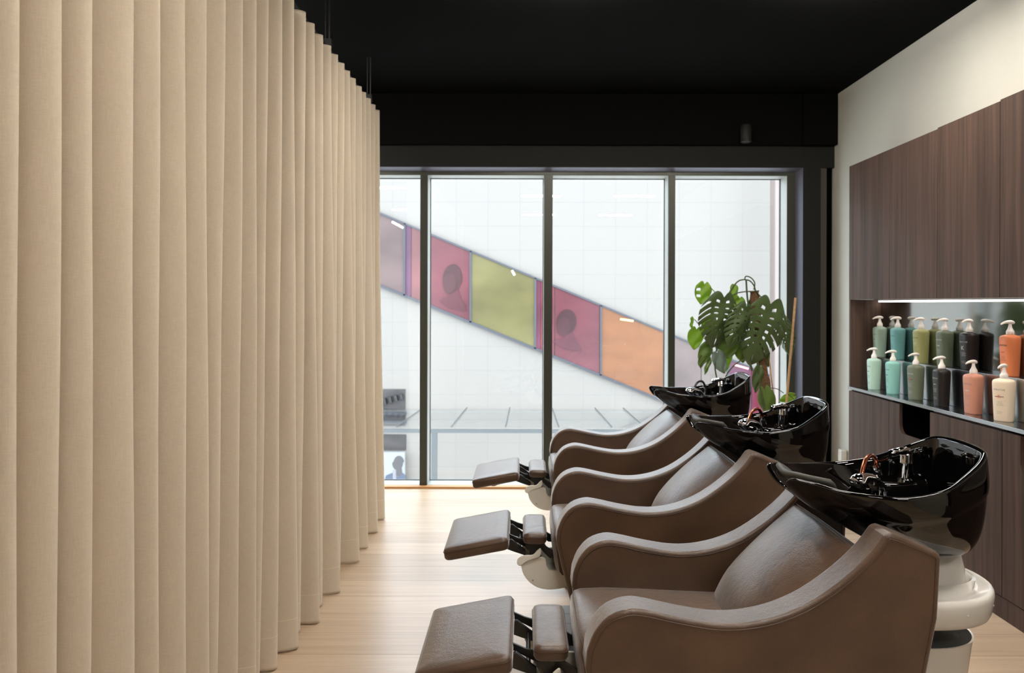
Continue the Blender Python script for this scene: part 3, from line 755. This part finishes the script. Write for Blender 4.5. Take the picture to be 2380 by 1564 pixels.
    def off(p, d, dz):
        v = Vector((p.x - cb.x, p.y)); u = v.normalized(); return (p.x - u.x * d, p.y - u.y * d, p.z + dz)
    lip = [lipo, [off(p, .003, 0.001) for p in rim], [off(p, .009, .002) for p in rim], [off(p, .016, -.001) for p in rim], [off(p, .019, -.008) for p in rim]]
    inner = []
    for g_ in (.10, .2, .32, .46, .6, .74, .86, .94, 1.0):
        inner.append(ring(.06, .80, .021, (1.25, 4.2), g_))
    bo = MB().rings(outer + lip + inner, True, True).build('basin', M['bowl'], r, smooth=180, sub=1)
    # tap deck moulded inside the basin, on the far side
    dk = MB(); DR = []
    for z, k in ((.80, 1.12), (.89, 1.05), (.911, 1.0), (.917, .95), (.919, .85), (.919, .5)):
        DR.append([(1.025 + .085 * k * se(1, 1, a, 3.4)[0], .125 + .055 * k * se(1, 1, a, 3.4)[1], z) for a in [2 * PI * q / 28 for q in range(28)]])
    dk.rings(DR).build('tap_deck', M['bowl'], bo, smooth=50)
    # mixer tap
    tp = MB().lathe([(.024, 0), (.024, .006), (.018, .010), (.0165, .045), (.0175, .048), (.0175, .052), (.0165, .054), (.016, .068), (.013, .075), (.004, .078)], (1.045, .10, .919), 24)
    tp.build('mixer_tap', M['chrome'], bo, smooth=40)
    lv = smooth_poly([(1.062, .098, .994), (1.042, .098, 1.001), (1.018, .094, 1.000), (.994, .088, .995)], 4)
    MB().tube(lv, [.006 + .006 * math.sin(PI * i / (len(lv) - 1)) + (.003 if i > 9 else 0) for i in range(len(lv))], 12).build('tap_lever', M['chrome'], bo, smooth=60)
    MB().lathe([(.002, -.014), (.012, -.010), (.014, 0), (.012, .010), (.002, .014)], (1.086, .11, .995), 20).build('knob_reflection', M['bowl'], bo, smooth=60)  # black knob added as the shape of a reflection beside the tap
    # hose socket and copper hose
    MB().lathe([(.013, 0), (.013, .005), (.008, .008), (.007, .03), (.0085, .032), (.0085, .046)], (.950, .075, .916), 18).build('hose_socket', M['chrome'], bo, smooth=40)
    hose = smooth_poly([(.950, .075, .958), (.948, .07, .978), (.930, .052, .997), (.900, .02, .993), (.875, -.015, .965), (.862, -.04, .935)], 6)
    MB().tube(hose, .0058, 12).build('hose', M['copper'], bo, smooth=60)
    # hand shower resting in its holder
    hs = smooth_poly([(.832, -.085, .946), (.842, -.080, .957), (.863, -.07, .963), (.888, -.06, .957), (.908, -.052, .940), (.914, -.05, .918)], 4)
    rs = [.014, .020, .023, .0235, .022, .020, .017, .0145, .0125, .0115, .011, .011, .0105, .0105, .010, .010, .010, .0095, .0095, .009, .009]
    MB().tube(hs, (rs + [.009] * 10)[:len(hs)], 16).build('hand_shower', M['chrome'], bo, smooth=60)
    MB().tube([(.914, -.05, .925), (.914, -.05, .86)], .010, 14).build('shower_holder', M['chrome'], bo, smooth=60)
    # grey gel neck rest draped over the notch
    nr_ = []
    path = smooth_poly([(.765, -.118, .952), (.728, -.088, .955), (.706, -.050, .955), (.696, -.015, .952), (.694, .020, .953), (.697, .058, .960)], 4)
    for i, p in enumerate(path):
        q0 = path[max(0, i - 1)]; q1 = path[min(len(path) - 1, i + 1)]; t = (q1 - q0).normalized()
        side = Vector((0, 0, 1)).cross(t).normalized(); k = .55 if i in (0, len(path) - 1) else 1
        up = Vector((0, 0, 1))
        wv = (side * -1 if side.x < 0 else side); u_ = (wv * .80 - up * .60)
        n_ = u_.cross(t).normalized(); n_ = -n_ if n_.z < 0 else n_
        nr_.append([p + u_ * (.028 * k * se(1, 1, a_, 2.8)[0]) + n_ * (.010 * k * se(1, 1, a_, 2.8)[1]) for a_ in [2 * PI * q / 16 for q in range(16)]])
    MB().rings(nr_).build('neck_rest', M['rubber'], bo, smooth=60)
    # pedestal: neck, tilting collar, lower shell
    MB().lathe([(.095, 0), (.092, .05), (.083, .085), (.07, .105), (.055, .112)], (1.045, 0, .672), 40, 1.06, .82).build('pedestal_neck', M['white_plastic'], r, smooth=40)
    n = 56; cx0 = .985
    def oval(a, b, z, e=2.3, cx=cx0): return [(cx + a * se(1, 1, 2 * PI * q / n, e)[0], b * se(1, 1, 2 * PI * q / n, e)[1], z) for q in range(n)]
    cr_ = [oval(.10, .085, .66, 2.1, 1.03), oval(.114, .098, .675, 2.1, 1.03), oval(.118, .102, .700, 2.1, 1.03), oval(.124, .108, .706, 2.1, 1.03), oval(.132, .115, .703, 2.1, 1.03), oval(.155, .145, .692, 2.2, .995), oval(.178, .170, .690, 2.2, .985),
           oval(.200, .189, .6965, 2.2, .98), oval(.208, .197, .6955, 2.2, .98), oval(.2115, .2005, .690, 2.2, .98), oval(.2125, .2015, .680, 2.2, .98), oval(.207, .196, .640, 2.2, .98), oval(.202, .191, .628, 2.2, .98), oval(.198, .187, .626, 2.2, .98), oval(.14, .13, .624, 2.2, .98)]
    co_ = MB().rings(cr_, True, True).build('pedestal_collar', M['white_plastic'], r, smooth=50)
    for a in (.05, -.62, -1.25):
        x, y = se(.2085, .1975, a, 2.2); MB().lathe([(.001, -.003), (.003, -.0015), (.003, .0015), (.001, .003)], (.98 + x, y, .662), 10).build('screw', M['white_plastic'], co_, smooth=60)
    ls = [oval(.115, .12, .02, 2.6, .98), oval(.125, .125, .30, 2.6, .98), oval(.145, .138, .44, 2.5, .98), oval(.162, .152, .560, 2.4, .98), oval(.165, .155, .568, 2.4, .98), oval(.160, .150, .568, 2.4, .98), oval(.172, .152, .545, 2.4, 1.0), oval(.15, .13, .50, 2.4, 1.0)]
    MB().rings(ls[:6], True, False).build('pedestal_shell', M['white_plastic'], r, smooth=40)
    MB().rings([oval(.159, .149, .5675, 2.4, .98), oval(.154, .145, .52, 2.4, .98), oval(.135, .125, .45, 2.4, .98), oval(.02, .02, .445, 2.4, .98)], True, True).build('shell_lining', M['dark_inside'], r, smooth=40)
    MB().lathe([(.04, .445), (.04, .63)], (1.0, 0, 0), 20).build('post', M['black_metal'], r, smooth=40)
    return r
chair = unit()
labs = [(0.0, 2.08, 'brown leather shampoo chair with black basin, nearest of the three, cut by the bottom edge'),
        (-.028, 3.03, 'brown leather shampoo chair with black basin, middle one of the row'),
        (0.0, 4.14, 'brown leather shampoo chair with black basin, farthest one beside the window and plant')]
for i, (x, y, l) in enumerate(labs):
    o = chair if i == 0 else copy_tree(chair)
    o.location = (x, y, 0); tag(o, l, 'shampoo chair', 'row of shampoo chairs')
    if i == 2:
        for c in o.children:
            if c.name.startswith('basin'):
                for d in list(c.children):
                    if d.name.startswith('hose') and 'socket' not in d.name:
                        d.data = d.data.copy(); d.data.materials.clear(); d.data.materials.append(M['black_metal'])
                    if d.name.startswith('neck_rest'): bpy.data.objects.remove(d)

# ------------------------------------------------------------------ plant
def leaf_mat(name, c, tr=.35):
    m = mat(name, srgb(*c), .38, spec=.45, vary=((18, 18, 18), 3, .82, 1.12))
    nt = m.node_tree; b = nt.nodes['Principled BSDF']; out = nt.nodes['Material Output']
    t = nt.nodes.new('ShaderNodeBsdfTranslucent'); t.inputs[0].default_value = srgb(c[0] * 1.16, c[1] * 1.12, c[2] * 1.0)
    ms = nt.nodes.new('ShaderNodeMixShader'); ms.inputs[0].default_value = tr
    nt.links.new(b.outputs[0], ms.inputs[1]); nt.links.new(t.outputs[0], ms.inputs[2]); nt.links.new(ms.outputs[0], out.inputs[0])
    return m
LM = {'L': leaf_mat('leaf_light', (138, 168, 70), .5), 'M': leaf_mat('leaf_mid', (108, 134, 66), .35), 'D': leaf_mat('leaf_dark', (84, 104, 62), .25), 'B': leaf_mat('leaf_bluish', (120, 140, 128), .2)}
def make_leaf(name, L, W, kind, m, parent, base, roll, yaw, pitch, curl=.25, fold=.15):
    """hanging leaf: base at origin, tip to -Z; kind heart / split"""
    nu, nv = (44, 12) if kind == 'split' else (18, 10)
    V = []; idx = {}; Fc = []
    def wid(u): return W / 2 * (math.sin(PI * min(1, (u * .93 + .07)) ** .62) ** .75) if u < 1 else .0
    slits = [.16, .28, .40, .52, .64, .76] if kind == 'split' else ([.35, .6] if kind == 'slit' else [])
    for i in range(nu + 1):
        u = i / nu; w = wid(u)
        for j in range(-nv, nv + 1):
            v = j / nv
            x = v * w
            ear = -.16 * L * math.sin(PI * min(1, abs(v) * 1.0)) * (1 - u) ** 2      # heart lobes above the petiole
            zz = -u * L + ear * -1 + (.16 * L * abs(v) ** 1.4 * -1 if kind == 'split' else -.04 * L * abs(v)) * min(1, u * 3)
            yy = curl * L * (u ** 2) * .5 + fold * W * abs(v) ** 1.7 * (1 if kind == 'split' else .7) + .006 * math.sin(u * 9 + v * 4)
            if kind == 'split': zz -= .10 * L * abs(v) ** 2
            idx[(i, j)] = len(V); V.append((x, yy, zz))
    for i in range(nu):
        for j in range(-nv, nv):
            u = (i + .5) / nu; v = abs((j + .5) / nv)
            cut = False
            for s in slits:
                du = abs(u - s)
                if kind == 'split' and v > .5 and du < .008 + .020 * (v - .45): cut = True
                if kind == 'split' and .14 < v < .30 and du < .017: cut = True
                if kind == 'slit' and j < 0 and .3 < v < .85 and du < .05: cut = True
            if not cut: Fc.append((idx[(i, j)], idx[(i, j + 1)], idx[(i + 1, j + 1)], idx[(i + 1, j)]))
    R = Matrix.Translation(base) @ Euler((pitch, 0, 0)).to_matrix().to_4x4()
    R = Matrix.Translation(base) @ Matrix.Rotation(yaw, 4, 'Z') @ Matrix.Rotation(roll, 4, 'Y') @ Matrix.Rotation(pitch, 4, 'X')
    V = [R @ Vector(v) for v in V]
    o = link_mesh(name, V, Fc, m, parent, smooth=180)
    s = o.modifiers.new('t', 'SOLIDIFY'); s.thickness = .0008
    return o
PD = 5.2; ps = PD / F_PX
PXc, PYc = PX(1765, PD), PD
pl = empty('monstera_plant', (0, 0, 0), 'tall green swiss cheese plant on a coir pole in front of the window', 'potted plant')
base_pt = Vector((PXc + .06, PYc, .28))
MB().lathe([(.13, 0), (.14, .01), (.17, .27), (.18, .28), (.18, .30), (.168, .30), (.160, .26)], (base_pt.x, base_pt.y, 0.0), 36).build('pot', M['pot'], pl, smooth=40)
MB().lathe([(.162, .255), (.05, .262), (.01, .265)], (base_pt.x, base_pt.y, 0.0), 30).build('soil', M['soil'], pl)
def P3(px, py, dy=0): return Vector((PX(px, PD + dy), PD + dy, PZ(py, PD + dy)))
pole = smooth_poly([base_pt, P3(1787, 950), P3(1776, 870), P3(1762, 790), P3(1757, 730), P3(1753, 674)], 6)
MB().tube(pole, [.030 + .004 * math.sin(i * 1.9) for i in range(len(pole))], 16).build('coir_pole', M['moss'], pl, smooth=70)
st = MB()
for pts, r_ in (([(1692, 684), (1706, 662), (1720, 650), (1740, 650), (1752, 662), (1756, 676)], .0045), ([(1731, 650), (1733, 641), (1745, 644), (1754, 656), (1752, 672)], .004),
               ([(1752, 676), (1738, 676), (1716, 679), (1698, 687), (1681, 694)], .004), ([(1734, 650), (1736, 680), (1740, 720), (1745, 770)], .006), ([(1756, 674), (1765, 685), (1780, 698), (1791, 708)], .004),
               ([(1742, 800), (1720, 790), (1708, 782)], .003), ([(1667, 690), (1660, 676), (1650, 667)], .0025), ([(1745, 830), (1720, 838), (1700, 855), (1685, 880), (1675, 930)], .004),
               ([(1680, 790), (1666, 810), (1662, 850), (1668, 890), (1672, 950)], .005), ([(1651, 800), (1658, 830), (1665, 870), (1674, 930)], .004), ([(1632, 776), (1640, 781), (1660, 775)], .0025), ([(1614, 741), (1622, 750), (1628, 760)], .0025),
               ([(1745, 790), (1742, 830), (1748, 860)], .008), ([(1760, 800), (1762, 850), (1768, 900), (1776, 950)], .009), ([(1787, 900), (1806, 902), (1822, 912)], .0025), ([(1832, 915), (1845, 925), (1850, 935)], .003)):
    st.tube(smooth_poly([P3(a, b, -.03) for a, b in pts], 4), r_, 8)
for pts in ([(1672, 940), (1680, 1010), (1740, 1080)], [(1776, 950), (1786, 1050)]): st.tube(smooth_poly([P3(a, b) for a, b in pts] + [base_pt], 4), .006, 8)
st.build('stem', M['stem'], pl, smooth=60)
def LF(px, py, lpx, wpx, kind, c, roll=0, yaw=0, pitch=0, dy=0, curl=.25, fold=.15):
    make_leaf('leaf', lpx * ps, wpx * ps, kind, LM[c], pl, P3(px, py, dy), math.radians(roll), math.radians(yaw), math.radians(pitch), curl, fold)
LF(1683, 690, 96, 98, 'split', 'D', 6, 10, 6, -.12, .2, .16)
LF(1791, 705, 122, 104, 'split', 'D', 17, -12, 8, -.16, .15, .14)
LF(1735, 712, 80, 66, 'split', 'D', 20, 20, 0, -.12, .2, .2)
LF(1812, 735, 76, 46, 'split', 'D', -14, -35, 0, .03, .2, .2)
LF(1637, 660, 46, 42, 'slit', 'L', 10, 8, 0, 0, .1, .05)
LF(1706, 663, 34, 24, 'heart', 'L', -6, 20, 0, .06, .1, .1)
LF(1719, 692, 32, 32, 'heart', 'L', 8, 5, 0, .05, .1, .1)
LF(1610, 738, 26, 12, 'heart', 'L', 0, 40, 0, 0, .2, .3)
LF(1619, 765, 46, 40, 'heart', 'L', 6, 4, 0, 0, .1, .05)
LF(1645, 740, 34, 26, 'heart', 'L', 10, 15, 0, 0, .2, .15)
LF(1652, 765, 36, 22, 'heart', 'M', 4, 15, 0, 0, .2, .15)
LF(1710, 730, 46, 28, 'heart', 'M', -4, -10, 0, 0, .2, .15)
LF(1732, 730, 50, 30, 'heart', 'D', 8, 20, 0, 0, .2, .15)
LF(1690, 786, 46, 58, 'heart', 'M', -6, 0, 0, .0, .2, .1)
LF(1722, 800, 42, 36, 'heart', 'M', -10, 0, 0, .04, .2, .1)
LF(1645, 800, 50, 34, 'heart', 'M', 16, 10, 0, 0, .2, .12)
LF(1668, 820, 50, 38, 'heart', 'B', -24, 15, 0, -.04, .15, .12)
LF(1650, 834, 36, 14, 'heart', 'M', 18, 20, 0, 0, .2, .1)
LF(1632, 828, 26, 18, 'heart', 'M', 6, 10, 0, 0, .2, .1)
LF(1694, 820, 46, 26, 'heart', 'L', 12, 20, 0, .05, .2, .1)
LF(1718, 780, 28, 28, 'heart', 'B', 10, -10, 0, .04, .2, .1)
LF(1764, 855, 56, 26, 'heart', 'D', 6, 0, 0, -.04, .2, .1)
LF(1778, 905, 66, 40, 'heart', 'M', -12, -15, 0, -.04, .2, .1)
LF(1782, 818, 34, 14, 'heart', 'M', -8, 0, 0, 0, .2, .1)
LF(1845, 918, 34, 22, 'heart', 'L', 68, 0, 0, 0, .2, .1)
LF(1746, 700, 40, 20, 'heart', 'D', 4, 0, 0, .03, .2, .1)
LF(1690, 750, 44, 30, 'heart', 'D', 8, 10, 0, .02, .2, .1)
LF(1665, 745, 44, 26, 'heart', 'M', 14, 10, 0, .04, .2, .1)
bs = MB().tube([P3(1849, 690, -.02), Vector((base_pt.x + .07, base_pt.y - .02, .26))], .008, 12); s1 = bs.build('bamboo_cane', M['bamboo'], pl, smooth=60)
bs = MB().tube([P3(1786, 820), Vector((base_pt.x + .11, base_pt.y + .02, .26))], .0045, 10); s1 = bs.build('bamboo_cane', M['bamboo'], pl, smooth=60)

# ------------------------------------------------------------------ outside
YO = 20.0
def FX(px, D=YO): return PX(px, D)
def FZ(py, D=YO): return PZ(py, D)
GZ = FZ(1130)
struct(box('ground', (-40, 40), (6.6, 60), (GZ - .3, GZ), M['pavement']))
bd = empty('shopping_centre', (0, YO, GZ), 'white panelled building across the street with a slanting band of coloured glass', 'building')
binv = Matrix.Translation((0, -YO, -GZ))
def bpart(o): o.parent = bd; o.matrix_parent_inverse = binv; return o
bpart(box('wall', (-18, 18), (YO, YO + 4), (GZ, FZ(300)), M['facade']))
def top_y(px): return 497 + (px - 883) * .4135
def bot_y(px): return 664 + (px - 883) * .4045
panes = [(800, 940, (166, 136, 130), 'mauve'), (942, 956, (150, 88, 128), 'purple'), (957, 1001, (188, 116, 116), 'rose'), (1003, 1092, (174, 92, 102), 'rose'), (1096, 1242, (178, 167, 106), 'lime'),
         (1246, 1256, (170, 84, 110), 'plum'), (1257, 1288, (186, 90, 104), 'rose'), (1290, 1393, (172, 88, 98), 'rose'), (1398, 1541, (220, 142, 84), 'orange'), (1546, 1628, (176, 152, 146), 'taupe'),
         (1630, 1690, (186, 168, 158), 'taupe'), (1692, 1745, (160, 84, 120), 'magenta'), (1747, 1800, (190, 84, 110), 'crimson'), (1803, 1900, (186, 80, 100), 'crimson')]
for i, (a, b, c, nm) in enumerate(panes):
    y0, y1 = YO - .06, YO - .01
    vs = [(FX(a), y0, FZ(top_y(a))), (FX(b), y0, FZ(top_y(b))), (FX(b), y0, FZ(bot_y(b))), (FX(a), y0, FZ(bot_y(a)))]
    vs += [(x, y1, z) for x, _, z in vs]
    o = bpart(link_mesh('coloured_pane', vs, [(0, 1, 2, 3), (7, 6, 5, 4), (0, 4, 5, 1), (1, 5, 6, 2), (2, 6, 7, 3), (3, 7, 4, 0)], pane_mat(nm + '_glass', c)))
    o['label'] = nm + ' glass pane'
fm = MB()
def bar(p, q, w=.045, y=(YO - .10, YO - .005)):
    (xa, za), (xb, zb_) = p, q; d = Vector((xb - xa, zb_ - za)).normalized(); nn = Vector((-d.y, d.x)) * w / 2
    c = [(xa - nn.x, za - nn.y), (xb - nn.x, zb_ - nn.y), (xb + nn.x, zb_ + nn.y), (xa + nn.x, za + nn.y)]
    fm.add([(x, y[0], z) for x, z in c] + [(x, y[1], z) for x, z in c], [(0, 1, 2, 3), (7, 6, 5, 4), (0, 4, 5, 1), (1, 5, 6, 2), (2, 6, 7, 3), (3, 7, 4, 0)])
bar((FX(780), FZ(top_y(780))), (FX(1900), FZ(top_y(1900)))); bar((FX(780), FZ(bot_y(780))), (FX(1900), FZ(bot_y(1900))), .06)
for x in (941, 1094, 1244, 1396, 1544, 1691, 1801): bar((FX(x), FZ(top_y(x))), (FX(x), FZ(bot_y(x))), .05)
bpart(fm.build('glazing_bars', M['facade_metal']))
# pictures behind the rose panes: plain head-and-shoulder portraits
def slab(name, pts, y, m_):
    n = len(pts); pts = [(FX(a), FZ(b)) for a, b in pts]
    return bpart(link_mesh(name, [(x, y, z) for x, z in pts] + [(x, y + .008, z) for x, z in pts], [tuple(range(n)), tuple(range(n, 2 * n))[::-1]] + [(k, (k + 1) % n, n + (k + 1) % n, n + k) for k in range(n)], m_))
def portrait(cx, cy, w, h, y, m_head, m_face, m_body):
    el = lambda x, yy_, a, b, t=0: [(x + a * math.cos(2 * PI * k / 28) + t * math.sin(2 * PI * k / 28), yy_ + b * math.sin(2 * PI * k / 28)) for k in range(28)]
    slab('portrait_head', el(cx + 2, cy - h * .06, w * .50, h * .46, -2), y, m_head)
    slab('portrait_face', el(cx - w * .10, cy + h * .10, w * .34, h * .34, -1), y - .010, m_face)
    sh = [(cx - w * .05, cy + h * .36), (cx + w * .34, cy + h * .26), (cx + w * .50, cy + h * .60), (cx + w * .74, cy + h * .80), (cx + w * .80, cy + h * 1.0), (cx - w * .10, cy + h * .90), (cx - w * .62, cy + h * .66), (cx - w * .42, cy + h * .56), (cx - w * .06, cy + h * .52)]
    slab('portrait_shoulders', sh, y + .002, m_body)
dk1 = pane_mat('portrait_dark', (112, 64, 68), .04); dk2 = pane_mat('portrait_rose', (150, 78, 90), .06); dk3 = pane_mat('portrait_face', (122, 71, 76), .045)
portrait(1050, 652, 44, 72, YO - .09, dk1, dk3, dk2); portrait(1314, 752, 46, 64, YO - .09, dk1, dk3, dk2)
# lamps glowing behind the panes
wl_ = mat('interior_lamp', (1, 1, 1, 1), .5, emis=(1, .93, .8, 1), estr=3); rl = mat('interior_lamp_red', (1, .3, .3, 1), .5, emis=(1, .35, .33, 1), estr=1.6); yl = mat('interior_lamp_amber', (1, .7, .2, 1), .5, emis=(1, .72, .2, 1), estr=1.6)
for (xa, ya, xb, yb, mm) in ((912, 517, 938, 531, wl_), (1190, 629, 1196, 640, wl_), (1441, 741, 1471, 745, yl), (1706, 846, 1738, 855, rl)):
    fm = MB(); bar((FX(xa), FZ(ya)), (FX(xb), FZ(yb)), .045, (YO - .085, YO - .07)); bpart(fm.build('interior_lamp', mm))
# entrance column of windows at lower left
for (x0, y0_, x1, y1_) in ((850, 905, 943, 952), (850, 962, 943, 990), (850, 1010, 945, 1046)):
    f = bpart(box('window_opening', (FX(x0), FX(x1)), (YO - .03, YO - .005), (FZ(y1_), FZ(y0_)), M['facade_dark']))
cl = MB()
rr = random.Random(5)
for k in range(4):
    x = 894 + k * 13; cl.tube([(FX(x), YO - .08, FZ(925 - k * 3)), (FX(x + 3), YO - .08, FZ(940 - k * 4))], .055, 8)
bpart(cl.build('ceiling_spots', M['black_metal']))
bar_ = MB().box((FX(850), FX(946)), (YO - .12, YO), (FZ(964), FZ(957))).box((FX(850), FX(946)), (YO - .12, YO), (FZ(984), FZ(977)))
bpart(bar_.build('spandrel', M['facade_metal']))
ps_ = empty('poster_screen', (FX(915), YO - .2, GZ), 'white advertising screen showing a man in a blue jacket, at street level outside', 'screen')
pinv = Matrix.Translation((-FX(915), -(YO - .2), -GZ))
def pp(o): o.parent = ps_; o.matrix_parent_inverse = pinv; return o
pp(box('panel', (FX(880), FX(945)), (YO - .25, YO - .1), (GZ, FZ(1048)), mat('screen_white', out(225, 230, 240), .5, emis=(.8, .88, 1, 1), estr=.25)))
pm = mat('screen_head', out(135, 133, 140), .5); pb = mat('screen_suit', out(130, 146, 180), .5); pw = mat('screen_shirt', out(225, 228, 240), .5)
def flat(name, pts, y, m_):
    n = len(pts); pts = [(FX(a, y), FZ(b, y)) for a, b in pts]
    return pp(link_mesh(name, [(x, y, z) for x, z in pts] + [(x, y + .01, z) for x, z in pts], [tuple(range(n)), tuple(range(n, 2 * n))[::-1]] + [(k, (k + 1) % n, n + (k + 1) % n, n + k) for k in range(n)], m_))
yy = YO - .262
flat('portrait_head', [(926 + 12.5 * math.cos(a) + (2 if math.sin(a) < 0 else -1), 1077 + 17 * math.sin(a)) for a in [2 * PI * k / 24 for k in range(24)]], yy, pm)
flat('portrait_neck', [(922, 1088), (934, 1084), (936, 1100), (928, 1110), (921, 1102)], yy + .001, pm)
flat('portrait_suit', [(896, 1114), (898, 1106), (912, 1100), (921, 1097), (926, 1110), (934, 1098), (940, 1102), (944, 1106), (944, 1114)], yy + .002, pb)
flat('portrait_shirt', [(914, 1094), (921, 1094), (922, 1114), (914, 1114)], yy - .002, pw)
# pink corner pillar
t = box('corner_pillar', (FX(1798, 19), FX(1822, 19)), (18.9, 19.3), (GZ, FZ(300, 19)), M['pillar'])
tag(t, 'pale pink corner pillar of the building seen at the right end of the window', 'pillar')
# glass canopy
YC = 17.5
cn = empty('glass_canopy', (0, YC, GZ), 'glass canopy on a grey steel beam in front of the white building', 'canopy')
cinv = Matrix.Translation((0, -YC, -GZ))
def cp_(o): o.parent = cn; o.matrix_parent_inverse = cinv; return o
zb0 = PZ(1002, YC); zt0 = PZ(948, YO - .1)
M['canopy_steel'] = mat('canopy_steel', out(150, 158, 164), .5, metal=.1)
cp_(box('beam', (FX(840, YC), FX(1600, YC)), (YC - .06, YC + .06), (zb0 - .035, zb0 + .035), M['canopy_steel']))
cp_(link_mesh('glass_roof', [(FX(840, YC), YC, zb0 + .06), (FX(1600, YC), YC, zb0 + .06), (FX(1640, YC), YO - .3, zt0), (FX(800, YC), YO - .3, zt0), (FX(840, YC), YC, zb0 + .075), (FX(1600, YC), YC, zb0 + .075), (FX(1640, YC), YO - .3, zt0 + .015), (FX(800, YC), YO - .3, zt0 + .015)],
          [(0, 1, 2, 3), (7, 6, 5, 4), (0, 4, 5, 1), (1, 5, 6, 2), (2, 6, 7, 3), (3, 7, 4, 0)], M['canopy_glass']))
for (xa, xb) in ((921, 956), (1049, 1069), (1176, 1181), (1300, 1292), (1424, 1404), (1500, 1478)):
    cp_(MB().tube([(FX(xa, YC), YC, zb0 + .09), (FX(xb, YC), YO - .3, zt0 + .03)], .014, 8).build('strut', M['canopy_steel']))
for yy_, w_ in ((.35, .03), (.75, .03)):
    cp_(box('purlin', (FX(840, YC), FX(1600, YC)), (YC + (YO - YC) * yy_ - .04, YC + (YO - YC) * yy_ + .04), (zb0 + (zt0 - zb0) * yy_ + .0, zb0 + (zt0 - zb0) * yy_ + .05), M['canopy_glass']))
cp_(box('column', (FX(1004, YC), FX(1017, YC)), (YC - .05, YC + .05), (GZ, zb0 - .03), M['canopy_steel']))
